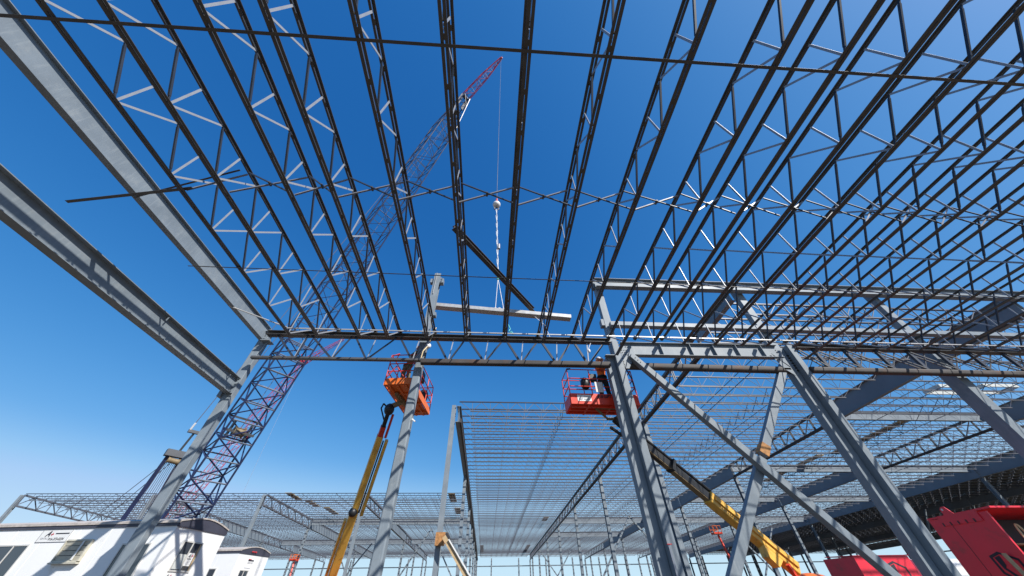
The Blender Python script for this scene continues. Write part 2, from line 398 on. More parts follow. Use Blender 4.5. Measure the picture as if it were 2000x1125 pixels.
b.thing('loose_angle', 'short thin steel angle beside the long one sticking out at the left', 'steel angle', JOIST)
# ------------------------------------------------------------------ near columns
def hollow(x0, x1, y0, y1, z0, z1, r=0.03, m=None):
    return MB().sweep(((x0+x1)/2, (y0+y1)/2, z0), ((x0+x1)/2, (y0+y1)/2, z1), prof_round(x1-x0, y1-y0, r), (0, 1, 0), m)
def smooth(o):
    for p in o.data.polygons: p.use_smooth = False
    return o
# column A
ra = root('corner_column', (-9.22, 11.3, 0), 'grey square corner column holding both edge beams in front of the white trailer', 'steel column')
hollow(-9.37, -9.08, 11.2, 11.42, 0, 9.42, 0.012).done('shaft', STEEL, ra)
b = MB(); b.box((-9.07, 10.9, 8.9), (-8.72, 11.25, 8.93)); b.poly([(-9.06, 11.19, 8.9), (-8.8, 11.0, 8.9), (-9.06, 11.19, 8.45)], 0.012, (0.6, 0.8, 0)); b.done('seat_bracket', STEEL, ra)
b = MB()
for z in (9.15, 9.27, 9.39):
    b.box((-9.33, 11.15, z), (-9.12, 11.2, z + 0.03))
b.done('bolt', STEEL, ra)
b = MB(); b.box((-9.5, 11.05, 9.43), (-8.95, 11.5, 9.455)); b.done('cap_plate', STEEL, ra)
b = MB(); b.box((-9.5, 11.12, 6.7), (-9.38, 11.4, 7.45)); b.done('side_plate', STEEL, ra)
b = MB(); b.box((-9.55, 11.0, 0.0), (-8.9, 11.6, 0.03)); b.done('base_plate', STEEL, ra)
# edge beams
for nm, z0, z1, w, lb in (('edge_beam', 9.03, 9.63, 0.19, 'grey edge beam running overhead from the corner column at roof level'),
                          ('edge_beam', 6.81, 7.40, 0.25, 'lower grey edge beam with striped shadows joining the corner column halfway up')):
    rt = root(nm, (-9.2, 4, z0), lb, 'steel beam', 'grey edge beams at the left')
    MB().sweep((-9.2, -4, (z0+z1)/2), (-9.2, 11.15, (z0+z1)/2), prof_I(w, z1-z0, 0.018, 0.012), (0, 0, 1)).done('rolled_section', STEEL, rt)
    b = MB(); b.box((-9.2 - w/2, 11.155, z0 + 0.02), (-9.2 + w/2, 11.185, z1 - 0.02)); b.done('end_plate', STEEL, rt)
    b = MB()
    for k in range(4):
        b.box((-9.19 + 0.03, 11.12, z0 + 0.10 + k*0.13), (-9.13, 11.15, z0 + 0.13 + k*0.13))
    b.done('bolt', STEEL, rt)
    if z0 < 8:
        b = MB()
        for y, z in ((7.58, 7.3), (10.67, 7.2)): b.box((-9.19, y, z0 + 0.02), (-9.11, y + 0.02, z1 - 0.02)) if False else b.bar((-9.11, y, z - 0.06), (-9.11, y, z + 0.08), 0.02, 0.02)
        b.done('clip', STEEL, rt)
# column B
rb = root('tall_column', (-2.88, 11.37, 0), 'tall grey square column rising past the roof beside the left lift basket', 'steel column')
hollow(-3.03, -2.73, 11.2, 11.54, 0, 8.40, 0.045).done('shaft', STEEL, rb)
b = MB(); b.sweep((-2.88, 11.37, 8.41), (-2.88, 11.37, 13.32), prof_I(0.30, 0.30, 0.02, 0.014), (0, 1, 0)); b.done('upper_shaft', STEEL, rb)
b = MB(); b.box((-2.73, 11.25, 12.72), (-2.55, 11.5, 13.0)); b.box((-3.2, 11.3, 12.75), (-3.04, 11.5, 13.0)); b.box((-2.73, 11.22, 10.62), (-2.60, 11.45, 10.8)); b.done('clip_plate', STEEL, rb)
b = MB(); b.bar((-2.915, 11.19, 11.9), (-2.915, 11.19, 13.3), 0.035, 0.02, (0, 1, 0)); b.done('stiffener', GAL, rb)
b = MB()
for z in (12.8, 12.93): b.box((-2.66, 11.2, z), (-2.62, 11.25, z + 0.04))
b.done('bolt', STEEL, rb)
b = MB(); b.box((-3.2, 11.05, 0), (-2.55, 11.7, 0.03)); b.done('base_plate', STEEL, rb)
b = MB(); b.bar((-2.70, 11.2, 6.02), (-2.58, 11.2, 5.93), 0.05, 0.04); b.done('tab', OFFW, rb)
# column C : doubled section below the girder, single above
rc = root('double_column', (5.2, 11.3, 0), 'doubled grey steel column in the middle beside the red lift basket', 'steel column')
hollow(4.66, 4.98, 11.2, 11.5, 0, 8.65, 0.01).done('shaft', STEEL, rc)
MB().sweep((5.0, 11.10, 0), (5.0, 11.10, 9.30), prof_box(0.02, 0.24), (0, 1, 0)).done('shaft_plate', STEEL, rc)
hollow(5.012, 5.24, 10.985, 11.3, 0, 9.30, 0.008).done('shaft', STEEL, rc)
hollow(5.06, 5.38, 11.32, 11.6, 9.0, 13.32, 0.008).done('upper_shaft', STEEL, rc)
b = MB()
for k in range(5): b.box((5.243, 10.98, 8.72 + k*0.13), (5.28, 11.02, 8.76 + k*0.13)); 
for k in range(4): b.box((5.243, 10.98, 8.05 + k*0.13), (5.28, 11.02, 8.09 + k*0.13))
b.done('bolt', BLACK, rc)
b = MB(); b.poly([(5.28, 11.05, 9.0), (5.75, 11.05, 9.0), (5.75, 11.05, 8.55), (5.45, 11.05, 8.05), (5.28, 11.05, 8.05)], 0.014, (0, 1, 0)); b.done('gusset_plate', STEEL, rc)
b = MB(); b.box((4.6, 11.0, 8.62), (5.0, 11.19, 8.65)); b.box((4.92, 11.33, 10.4), (5.05, 11.6, 10.75)); b.done('clip_plate', STEEL, rc)
b = MB(); b.box((4.93, 11.3, 12.75), (5.05, 11.55, 13.15)); b.done('clip_plate', STEEL, rc)
b = MB(); b.box((4.4, 10.8, 0), (5.5, 11.8, 0.03)); b.done('base_plate', STEEL, rc)
# level gauge / ladder tied on C
rl = root('measuring_rod', (5.0, 10.9, 1.6), 'grey measuring rod with red tip standing against the doubled middle column', 'measuring rod')
b = MB(); b.bar((5.0, 10.93, 0), (5.0, 10.93, 2.55), 0.05, 0.03, (0, 1, 0)); b.done('rod', CRANEL, rl)
b = MB(); b.box((4.95, 10.9, 2.552), (5.08, 10.96, 2.57))
for k in range(2): b.box((4.975, 10.905, 1.7 + k*0.16), (5.025, 10.914, 1.67 + k*0.16))
b.done('red_band', REDINK, rl)
# column D
rd = root('braced_column', (12.8, 11.3, 0), 'heavy doubled column at the right where both diagonal braces meet', 'steel column')
hollow(12.42, 12.72, 11.2, 11.5, 0, 9.30, 0.01).done('shaft', STEEL, rd)
hollow(12.735, 12.985, 10.95, 11.3, 0, 9.30, 0.008).done('shaft', STEEL, rd)
hollow(12.42, 12.78, 11.32, 11.6, 9.32, 13.32, 0.008).done('upper_shaft', STEEL, rd)
b = MB()
for k in range(7): b.box((12.66, 11.15, 8.15 + k*0.12), (12.72, 11.198, 8.19 + k*0.12))
b.done('bolt', BLACK, rd)
b = MB(); b.poly([(12.4, 11.12, 8.85), (11.9, 11.12, 8.85), (12.1, 11.12, 8.2), (12.4, 11.12, 7.9)], 0.014, (0, 1, 0)); b.poly([(11.93, 11.1, 8.95), (12.4, 11.1, 8.95), (12.4, 11.1, 8.3)], 0.014, (0, 1, 0)); b.done('gusset_plate', STEEL, rd)
b = MB(); b.box((12.2, 10.8, 0), (13.3, 11.8, 0.03)); b.done('base_plate', STEEL, rd)
# column E, F
for x, lb in ((19.95, 'broad grey column at the right edge standing right of the braced column'), (28.0, 'last grey column of the front row, beyond the right edge')):
    re = root('front_column', (x, 11.4, 0), lb, 'steel column')
    hollow(x - 0.22, x + 0.22, 11.2, 11.7, 0, 8.9, 0.01).done('shaft', STEEL, re)
    hollow(x + 0.05, x + 0.4, 11.35, 11.65, 8.92, 13.32, 0.008).done('upper_shaft', STEEL, re)
    b = MB(); b.box((x - 0.4, 11, 0), (x + 0.4, 11.9, 0.03)); b.done('base_plate', STEEL, re)
# ------------------------------------------------------------------ near truss A..C
YT = 10.95
def tz(x, z): return z + (x + 9) * 0.004
rt = root('near_truss', (-2, YT, 7.95), 'long dark girder truss carrying the overhead joists from corner column to middle column', 'girder truss')
def dbl(b, p0, p1, w, h, sy, gap=0.02, m=None):
    for sx in (-1, 1): b.sweep(p0, p1, prof_L(w, h, 0.014, sx, sy, sx*gap/2, 0), (0, 0, 1), m)
b = MB(); dbl(b, (-8.95, YT, 9.15), (4.9, YT, 9.15), 0.12, 0.14, 1); b.box((-8.95, YT - 0.15, 9.29), (4.9, YT + 0.15, 9.31)); b.done('top_chord', JOIST, rt)
b = MB(); b.sweep((-9.0, YT, 8.14), (-2.75, YT, 8.165), prof_round(0.15, 0.10, 0.02), (0, 0, 1), JOIST); b.done('bottom_chord', JOIST, rt)
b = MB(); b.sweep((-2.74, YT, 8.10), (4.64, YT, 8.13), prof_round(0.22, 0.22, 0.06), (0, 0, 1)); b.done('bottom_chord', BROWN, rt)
top = [-8.6, -7.3, -5.59, -3.82, -2.39, -1.07, 0.47, 1.91, 3.28, 4.70]
bot = [-7.47, -6.1, -4.79, -3.07, -1.71, -0.31, 1.12, 2.53, 3.80]
WM = {}
for i, xb in enumerate(bot):
    zt = 9.18; zb = 8.2
    if i == 1: xb2 = xb
    for xt in (top[i], top[i+1]):
        b = MB(); b.sweep((xt + (0.06 if xt < xb else -0.06), YT, zt), (xb + (-0.06 if xt < xb else 0.06), YT, zb), prof_L(0.075, 0.075, 0.009, 1, 1, -0.037, -0.037), (0, 1, 0)); b.done('diagonal', JOISTD, rt)
    b = MB(); b.sweep((xb + 0.10 if i else xb + 0.05, YT, zt), (xb, YT, zb), prof_L(0.04, 0.04, 0.006, 1, 1, -0.02, -0.02), (0, 1, 0)); b.done('vertical_rod', WEB, rt)
# girder C..D
rg = root('plate_girder', (9, 11.1, 8.7), 'sunlit grey girder with dark joist shadows between the middle and braced columns', 'steel girder')
MB().sweep((5.42, 11.18, 9.02), (12.40, 11.18, 9.06), prof_I(0.24, 0.62, 0.02, 0.012), (0, 0, 1)).done('rolled_section', STEEL, rg)
for x in (7.12, 8.42, 9.45, 10.48, 11.62):
    b = MB(); b.box((x - 0.008, 11.062, 8.735), (x + 0.008, 11.17, 9.31)); b.done('stiffener', STEEL, rg)
b = MB(); b.sweep((5.3, 11.25, 8.27), (12.38, 11.25, 8.22), prof_round(0.26, 0.28, 0.1, 4), (0, 0, 1))
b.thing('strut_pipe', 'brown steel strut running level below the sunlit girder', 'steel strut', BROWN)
# braces
r1 = root('diagonal_brace', (8.4, 11.2, 5), 'long straight diagonal brace from the middle column down to the right', 'diagonal brace', 'diagonal braces of the braced bay')
p0 = Vector((5.62, 11.02, 8.62)); p1 = Vector((12.25, 11.02, 0.35))
MB().sweep(p0, p1, prof_round(0.24, 0.24, 0.02), (0, -1, 0)).done('shaft', STEEL, r1)
r2 = root('diagonal_brace', (9, 11.3, 5), 'two piece diagonal brace crossing behind, from the braced column down to the left', 'diagonal brace', 'diagonal braces of the braced bay')
q0 = Vector((12.35, 11.30, 8.5)); q1 = Vector((5.45, 11.30, 0.4)); mid = q0.lerp(q1, 0.438); mid2 = q0.lerp(q1, 0.452)
MB().sweep(q0, mid, prof_round(0.27, 0.24, 0.02), (0, -1, 0)).done('upper_shaft', STEEL, r2)
MB().sweep(mid2, q1, prof_round(0.27, 0.24, 0.02), (0, -1, 0)).done('lower_shaft', STEEL, r2)
b = MB(); d = (q1 - q0).normalized(); b.bar(q0.lerp(q1, 0.400), q0.lerp(q1, 0.437), 0.29, 0.27, (0, -1, 0)); b.done('rusty_splice', RUST, r2)
# truss right of D
rr = root('near_truss', (20, YT, 7.95), 'dark girder truss right of the braced column above the stained round chord', 'girder truss')
b = MB(); dbl(b, (13.0, YT, 9.1), (30, YT, 9.1), 0.13, 0.17, 1); b.box((13.0, YT - 0.15, 9.272), (30, YT + 0.15, 9.29)); b.done('top_chord', JOIST, rr)
b = MB(); b.sweep((13.0, YT, 8.08), (30, YT, 8.06), prof_round(0.24, 0.25, 0.08, 4), (0, 0, 1)); b.done('bottom_chord', BROWN, rr)
vx = [13.9, 15.31, 16.78, 18.27, 19.68, 21.21, 22.87, 24.3, 25.7, 27.1, 28.5]
for i, x in enumerate(vx):
    b = MB(); b.bar((x, YT, 8.2), (x - 0.1, YT, 9.12), 0.13, 0.10, (0, 1, 0)); b.done('post', JOISTD, rr)
    xp = vx[i-1] if i else 13.05
    for dy in (-0.06, 0.06):
        b = MB(); b.bar((x - 0.08, YT + dy, 8.24), (xp + 0.02 - (0.1 if i else 0), YT + dy, 9.02), 0.055, 0.035, (0, 1, 0)); b.done('diagonal', JOIST, rr)
    b = MB(); b.bar((x + 0.02, YT + 0.02, 8.24), ((vx[i+1] if i < 10 else x + 1.4) - 0.75, YT + 0.02, 9.02), 0.035, 0.03, (0, 1, 0)); b.done('diagonal', JOIST, rr)
# upper beams
b = MB(); b.sweep((5.0, 11.10, 12.85), (32, 11.10, 12.95), prof_I(0.28, 0.55, 0.02, 0.014), (0, 0, 1))
b.thing('upper_beam', 'grey beam high behind the joists linking the tops of the front columns', 'steel beam', STEEL)
b = MB(); b.sweep((5.2, 11.15, 10.3), (32, 11.15, 10.25), prof_box(0.26, 0.2), (0, 0, 1))
b.thing('middle_beam', 'slim sunlit beam across the front columns halfway between roof and top beam', 'steel beam', STEEL)
# hoisted beams
rh = root('hoisted_beam', (0.3, 12, 11.6), 'long beam with bright sunlit face hanging level from the crane hook', 'hoisted beam')
MB().sweep((-3.0, 11.95, 11.78), (3.72, 12.0, 11.30), prof_box(0.32, 0.19), (0, 0, 1)).done('rolled_section', GAL, rh)
b = MB(); b.box((0.0, 11.84, 11.66), (0.1, 11.9, 11.7)); b.box((0.2, 11.84, 11.66), (0.3, 11.9, 11.7)); b.done('shackle', OFFW, rh)
b = MB(); b.sweep((-1.72, 7.6, 12.25), (1.95, 12.25, 11.95), prof_I(0.2, 0.24, 0.02, 0.05), (0, 0, 1))
b.thing('hoisted_beam', 'dark beam slung at an angle above the joists, pointing back over the roof', 'hoisted beam', BROWN)

# ------------------------------------------------------------------ main roof
XL = [-60.5, -44.2, -30.0, -16.6, -2.6, 12.4, 28.2, 43.8, 59.0, 74.4, 89.8, 105.0]
ROW = [11.3, 25.5, 39.8, 54.2, 68.5, 82.8, 97.1, 111.4, 118.0]
LJ = 15.4; DJ = 0.80
def roof_joist_parts():
    parts = []
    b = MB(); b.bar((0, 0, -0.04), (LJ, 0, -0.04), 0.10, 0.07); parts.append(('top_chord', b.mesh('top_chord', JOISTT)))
    b = MB(); b.bar((0.95, 0, -DJ), (LJ - 0.95, 0, -DJ), 0.10, 0.06); parts.append(('bottom_chord', b.mesh('bottom_chord', JOISTF)))
    return parts
def jwebs():
    out = []
    n = 10; p = (LJ - 2*1.1) / (n - 1)
    for k in range(n):
        x = 1.1 + k*p
        out += [((x, 0, -DJ), (x - p/2 if k else 0.12, 0, -0.05)), ((x, 0, -DJ), (x + p/2 if k < n-1 else LJ - 0.12, 0, -0.05)), ((x, 0, -DJ), (x, 0, -0.05))]
    return out
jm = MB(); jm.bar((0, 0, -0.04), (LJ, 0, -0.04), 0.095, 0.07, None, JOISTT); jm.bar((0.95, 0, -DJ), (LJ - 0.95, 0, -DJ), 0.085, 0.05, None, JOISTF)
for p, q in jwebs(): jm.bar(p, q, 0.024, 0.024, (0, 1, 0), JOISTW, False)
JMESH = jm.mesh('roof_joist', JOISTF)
PM = roof_joist_parts()
WMESH = []
for p, q in jwebs():
    w = MB(); w.bar(p, q, 0.034, 0.034, (0, 1, 0)); WMESH.append(w.mesh('web_member', JOISTF))
bays = [(0, 1, 52.6, 'far left corner bay'), (1, 2, 52.6, 'second bay from the far left'), (2, 3, 52.6, 'third bay from the far left'),
        (3, 4, 52.6, 'far bay behind the tall column'), (4, 5, 25.0, 'middle bay'), (5, 6, 12.7, 'bay right of the middle bay'),
        (6, 7, 12.7, 'bay behind the braced column'), (7, 8, 12.7, 'bay at the far right'), (8, 9, 25.6, 'first decked bay'), (9, 10, 25.6, 'second decked bay'), (10, 11, 40.0, 'last decked bay')]
slots = []
for a, c, y0, nm in bays:
    y = y0; k = 0
    while y < 117.8:
        slots.append((XL[a], XL[c], y, k, nm)); y += 1.31; k += 1
def dist(s):
    x = min(max(0, s[0]), s[1]) if s[0]*s[1] > 0 else 0
    x = s[0] if s[0] > 0 else (s[1] if s[1] < 0 else 0)
    return math.hypot(x, s[2])
order = sorted(slots, key=dist)
near = order[:292]; rest = order[292:]
bm_rest = MB()
np_parts = 0
proto = None
for (x0, x1, y, k, nm) in near:
    z = rz(y); sx = (x1 - x0 - 0.1) / LJ
    full = (y < 17 and nm == 'bay right of the middle bay') or (y < 29.5 and nm == 'middle bay')
    if full:
        if proto is None:
            proto = bpy.data.objects.new('roof_joist', None); C.objects.link(proto)
            for pn, me in PM: link(pn, me, proto)
            for me in WMESH: link('web_member', me, proto)
            o = proto
        else: o = copy_tree(proto)
        tag(o, '%s open web joist from the front of the %s' % (ORD[k+1], nm), 'roof joist', 'roof joists of the ' + nm)
    else:
        o = link('roof_joist', JMESH)
        if k == 0: lb = 'front edge open web joist of the %s' % nm
        else: lb = '%s open web joist from the front of the %s' % (ORD[k+1].replace('-', ' '), nm)
        tag(o, lb, 'roof joist', 'roof joists of the ' + nm)
    o.location = (x0 + 0.05, y, z); o.scale = (sx, 1, 1)
tmp = bmesh.new(); tmp.from_mesh(JMESH); JV = [v.co.copy() for v in tmp.verts]; JF = [[v.index for v in f.verts] for f in tmp.faces]; JI = [f.material_index for f in tmp.faces]; tmp.free()
mi_ = []
vs = []; fs = []
for (x0, x1, y, k, nm) in rest:
    sx = (x1 - x0 - 0.1) / LJ; z = rz(y); base = len(vs)
    vs += [(x0 + 0.05 + v.x*sx, y + v.y, z + v.z) for v in JV]; fs += [[base + i for i in f] for f in JF]; mi_ += JI
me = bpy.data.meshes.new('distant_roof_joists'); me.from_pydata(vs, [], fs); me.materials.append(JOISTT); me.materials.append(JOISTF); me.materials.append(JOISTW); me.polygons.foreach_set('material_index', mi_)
tag(link('distant_roof_joists', me), 'mass of distant open web joists at the back and far sides of the roof', 'roof joists', kind='stuff')

# girders along Y
GD = 1.30
def seg_mesh(L, kind):
    b = MB(); dz = -SL * L
    if kind == 'stub':
        b.sweep((0, 0, -0.4), (0, L, -0.4 + dz), prof_I(0.3, 0.75, 0.03, 0.016), (0, 0, 1))
        return b.mesh('roof_girder', STEELF)
    if kind == 'plate':
        b.sweep((0, 0, -0.12 - GD/2), (0, L, -0.12 - GD/2 + dz), prof_I(0.34, GD, 0.03, 0.016), (0, 0, 1))
        return b.mesh('roof_girder', STEELF)
    for z, h in ((-0.20, 0.16), (-GD - 0.05, 0.16)):
        b.sweep((0, 0, z), (0, L, z + dz), prof_box(0.26, h), (0, 0, 1))
    n = int(round(L / 1.31)); p = L / n
    for k in range(n + 1):
        y = k*p
        b.bar((0, y, -0.2 - SL*y), (0, y, -GD - SL*y), 0.08, 0.06, (0, 1, 0), None, False)
        if k < n:
            y2 = y + p
            b.bar((0, y, -0.2 - SL*y) if k % 2 else (0, y, -GD - SL*y), (0, y2, -GD - SL*y2) if k % 2 else (0, y2, -0.2 - SL*y2), 0.09, 0.07, (0, 1, 0), None, False)
    return b.mesh('roof_truss', JOISTF)
def seg_parts(L):
    rt_ = bpy.data.objects.new('roof_truss', None); C.objects.link(rt_); dz = -SL*L
    b = MB(); b.sweep((0, 0, -0.20), (0, L, -0.20 + dz), prof_box(0.26, 0.16), (0, 0, 1)); b.done('top_chord', JOIST, rt_)
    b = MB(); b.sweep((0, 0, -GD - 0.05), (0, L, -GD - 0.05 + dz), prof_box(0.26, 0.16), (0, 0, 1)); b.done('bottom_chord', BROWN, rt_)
    n = int(round(L / 1.31)); p = L / n
    for k in range(n + 1):
        y = k*p
        b = MB(); b.bar((-0.06, y, -0.2 - SL*y), (-0.06, y, -GD - SL*y), 0.06, 0.06, (0, 1, 0)); b.bar((0.06, y, -0.2 - SL*y), (0.06, y, -GD - SL*y), 0.06, 0.06, (0, 1, 0)); b.done('post', JOIST, rt_)
        if k < n:
            y2 = y + p
            b = MB(); b.bar((0, y, -0.2 - SL*y) if k % 2 else (0, y, -GD - SL*y), (0, y2, -GD - SL*y2) if k % 2 else (0, y2, -0.2 - SL*y2), 0.07, 0.05, (0, 1, 0)); b.done('diagonal', WEB, rt_)
    return rt_
segs = {}
def kindof(li, k):
    if li in (0, 5): return 'truss'
    if li in (1, 2, 3): return 'plate' if k in (4, 6) else 'truss'
    if li == 4: return 'plate'
    if li in (6, 7): return 'truss' if k in (1,) or k >= 6 else 'plate'
    return 'plate'
start = {0: 3, 1: 3, 2: 3, 3: 3, 4: 1, 5: 0, 6: 0, 7: 0, 8: 0, 9: 1, 10: 1, 11: 2}
LN = ['leftmost', 'second from left', 'third from left', 'fourth from left', 'line of the tall column', 'line of the braced column', 'line right of the braced column', 'far right line',
      'edge of the decked roof', 'line inside the deck', 'second line inside the deck', 'outer edge of the deck']
for li, x in enumerate(XL):
    for k in range(start[li], 8):
        y0, y1 = ROW[k], ROW[k+1]
        if k == 3 and li < 4: y0 = 52.6
        kd = kindof(li, k)
        if li == 5 and k == 0:
            o = link('roof_girder', seg_mesh(3.6, 'stub')); o.location = (x, 11.7, rz(11.7)); tag(o, 'short dark plate girder stub reaching back from the top of the braced column', 'roof girder')
            y0 = 15.35
        L = round(y1 - y0 - 0.05, 3)
        if kd == 'truss' and ((li == 5 and k < 3) or (li == 6 and k == 1) or (li == 7 and k == 1)):
            o = seg_parts(L)
        else:
            if (L, kd) not in segs: segs[(L, kd)] = seg_mesh(L, kd)
            o = link('roof_truss' if kd == 'truss' else 'roof_girder', segs[(L, kd)])
        o.location = (x, y0 + 0.02, rz(y0))
        tag(o, '%s roof %s, %s, %s span from the front' % ('open' if kd == 'truss' else 'solid', 'truss' if kd == 'truss' else 'plate girder', LN[li], ORD[k+1]), 'roof truss' if kd == 'truss' else 'roof girder', 'roof trusses running back' if kd == 'truss' else 'roof plate girders running back')
# columns
colm = {}
def colmesh(h):
    h = round(h, 2)
    if h not in colm:
        b = MB(); b.sweep((0, 0, 0), (0, 0, h), prof_I(0.32, 0.36, 0.025, 0.02), (0, 1, 0)); colm[h] = b.mesh('roof_column', STEEL)
    return colm[h]
for li, x in enumerate(XL):
    for k in range(start[li], 9):
        if k == 0: continue
        y = ROW[k]
        if k == 3 and li < 4: y = 52.75
        top_ = rz(y) - GD - 0.16
        if (li == 4 and k == 1) or (li < 4 and k == 3): top_ = rz(y) - 0.15
        o = link('roof_column', colmesh(top_)); o.location = (x + (-0.38 if top_ > rz(y) - 1 else 0), y + (0.0), 0)
        tag(o, 'grey roof column in the row %s, %s one back' % (LN[li], ORD[k + 1]), 'steel column', 'columns under the main roof')
# far wall wind columns + girts
wx = -60.5 + 7.7; n = 0
while wx < 104:
    if min(abs(wx - q) for q in XL) > 2:
        o = link('wall_post', colmesh(rz(118) - 0.9)); o.location = (wx, 118.3, 0); n += 1
        tag(o, '%s slim post of the back wall line counted from the left' % ORD[n], 'wall post', 'posts of the back wall line')
    wx += 7.7 if min(abs(wx + 7.7 - q) for q in XL) > 2 else 7.9
for z, lb in ((7.6, 'thin level girt crossing the whole open back wall'), (10.0, 'eave strut along the top of the open back wall')):
    b = MB(); b.bar((-61, 118.55, z), (105.2, 118.55, z), 0.2, 0.22); b.thing('wall_girt', lb, 'wall girt', STEELF)
b = MB(); b.bar((105.4, 26, 7.6), (105.4, 118, 7.6), 0.2, 0.22); b.thing('wall_girt', 'thin level girt along the right side wall under the deck edge', 'wall girt', STEELF)
b = MB(); b.bar((-61, 70, 7.7), (-61, 118, 7.7), 0.2, 0.22); b.thing('wall_girt', 'thin level girt along the far left side wall', 'wall girt', STEELF)
# transverse beams
def tbeam(x0, x1, y, lb, h=0.62, dz=-0.14):
    z = rz(y) + dz - h/2
    b = MB(); b.sweep((x0 + 0.2, y + 0.3, z), (x1 - 0.2, y + 0.3, z), prof_I(0.24, h, 0.025, 0.016), (0, 0, 1))
    b.thing('cross_beam', lb, 'cross beam', STEEL, 'sunlit cross beams under the main roof')
for x0, x1, y, lb in ((28.2, 43.8, 25.5, 'sunlit cross beam behind the far right column, nearest of them'), (28.2, 43.8, 39.8, 'sunlit cross beam seen between the crossing braces and the braced column'),
                      (43.8, 59.0, 39.8, 'sunlit cross beam ending at the corner of the dark deck'), (28.2, 43.8, 54.2, 'sunlit cross beam seen left of the lower brace piece'),
                      (43.8, 59.0, 54.2, 'cross beam low in front of the dark deck'), (12.4, 28.2, 68.5, 'far cross beam seen through the middle column'), (28.2, 43.8, 68.5, 'far cross beam over the yellow boom of the right lift'),
                      (12.4, 28.2, 82.8, 'farthest cross beam right of the middle roof bay'), (43.8, 59, 68.5, 'far cross beam close to the deck'), (-16.6, -2.6, 68.5, 'grey cross beam level behind the tall column'),
                      (-30, -16.6, 68.5, 'grey cross beam level behind the yellow boom'), (-30, -16.6, 90, 'lower grey cross beam behind the yellow boom'), (-16.6, -2.6, 90, 'lower grey cross beam behind the tall column'), (-44.2, -30, 90, 'lower grey cross beam behind the second trailer')):
    tbeam(x0, x1, y, lb, 0.85 if y > 60 else 0.66)
# bridging lines along Y in the roof bays
for a, c, y0, nm in bays[:8]:
    y1 = 117
    for fr in (0.33, 0.67):
        if a == 4: continue
        x = XL[a] + (XL[c] - XL[a]) * fr
        b = MB(); b.bar((x, y0, rz(y0) - DJ + 0.05), (x, y1, rz(y1) - DJ + 0.05), 0.035, 0.035, None)
        b.bar((x + 0.12, y0, rz(y0) - 0.09), (x + 0.12, y1, rz(y1) - 0.09), 0.035, 0.035, None)
        b.thing('roof_bridging', '%s pair of thin bridging lines through the %s' % ('left' if fr < 0.5 else 'right', nm), 'bridging line', JOISTF, 'bridging lines of the main roof')
    x = (XL[a] + XL[c]) / 2 + 1.0
    if a in (4, 5, 6):
        b = MB(); y = y0
        while y < 116:
            b.bar((x, y, rz(y) - DJ), (x, y + 1.31, rz(y + 1.31) - 0.06), 0.03, 0.03, None, None, False)
            b.bar((x, y, rz(y) - 0.06), (x, y + 1.31, rz(y + 1.31) - DJ), 0.03, 0.03, None, None, False); y += 1.31
        b.thing('roof_bridging', 'line of crossed bridging running back through the %s' % nm, 'bridging line', JOISTF, 'bridging lines of the main roof')
# decked roof
dk = MB()
for (x0, x1, y0) in ((59.0, 74.4, 26.0), (74.4, 89.8, 26.0), (89.8, 105.0, 40.0)):
    r_ = root('roof_deck', ((x0+x1)/2, 70, rz(70)), 'dark corrugated metal deck over the %s bay at the right' % {59.0: 'first', 74.4: 'second', 89.8: 'outermost'}[x0], 'roof deck', 'metal deck laid on the right hand roof bays')
    y = y0; j = 0
    while y < 117.9:
        x = x0; y2 = min(y + 7.86, 118.2)
        while x < x1 - 0.2:
            b = MB(); wd = min(1.53, x1 - x)
            b.poly([(x + 0.01, y + 0.02, rz(y) + 0.03), (x + wd - 0.14, y + 0.02, rz(y) + 0.03), (x + wd - 0.14, y2 - 0.12, rz(y2) + 0.03), (x + 0.01, y2 - 0.12, rz(y2) + 0.03)], 0.04, (0, 0, 1))
            b.done('deck_sheet', DECK, r_); x += 1.53
        y += 7.86
# bundles of deck lying on joists
for i, (x, y, L, a, lb) in enumerate(((-27.4, 54.6, 1.8, 0, 'bundle of brown deck sheets at the front of the left roof'), (-26.4, 58.9, 2.2, 0, 'bundle of brown deck sheets second on the left roof'), (-25.2, 63.8, 2.4, 0, 'bundle of brown deck sheets third on the left roof'),
        (-5.2, 55.6, 2.4, 0, 'bundle of brown deck sheets beside the slim middle column'), (-4.9, 64, 2, 0, 'bundle of brown deck sheets behind the slim middle column'), (10.6, 71, 1.6, 0, 'small bundle of deck sheets near the right of the middle bay'),
        (10.6, 108, 6, 0, 'farthest bundle of deck sheets at the right of the middle bay'), (-1.2, 108, 6, 0, 'farthest bundle of deck sheets at the left of the middle bay'),
        (38.6, 31.5, 5.0, 0, 'long bundle of brown deck sheets on the roof behind the braced column'), (37.5, 42, 5, 0, 'long bundle of deck sheets farther back behind the braced column'), (52.5, 24, 5.0, 0, 'bundle of brown deck sheets high at the far right'),
        (-21, 82, 4, 0, 'bundle of deck sheets far back on the left roof'), (-8.5, 88, 4, 0, 'bundle of deck sheets far back behind the tall column'))):
    z = rz(y) + 0.02
    r_ = root('deck_bundle', (x, y, z), lb, 'deck bundle', 'bundles of deck sheets on the joists')
    for k in range(2):
        b = MB(); wx_ = 0.9
        j = random.uniform(-0.05, 0.05)
        b.poly([(x - wx_/2 + j, y - L, rz(y - L) + 0.03 + k*0.05), (x + wx_/2 + j, y - L, rz(y - L) + 0.03 + k*0.05), (x + wx_/2 + j, y + L, rz(y + L) + 0.03 + k*0.05), (x - wx_/2 + j, y + L, rz(y + L) + 0.03 + k*0.05)], 0.03, (0, 0, 1))
        b.done('deck_sheet', DECKP, r_)
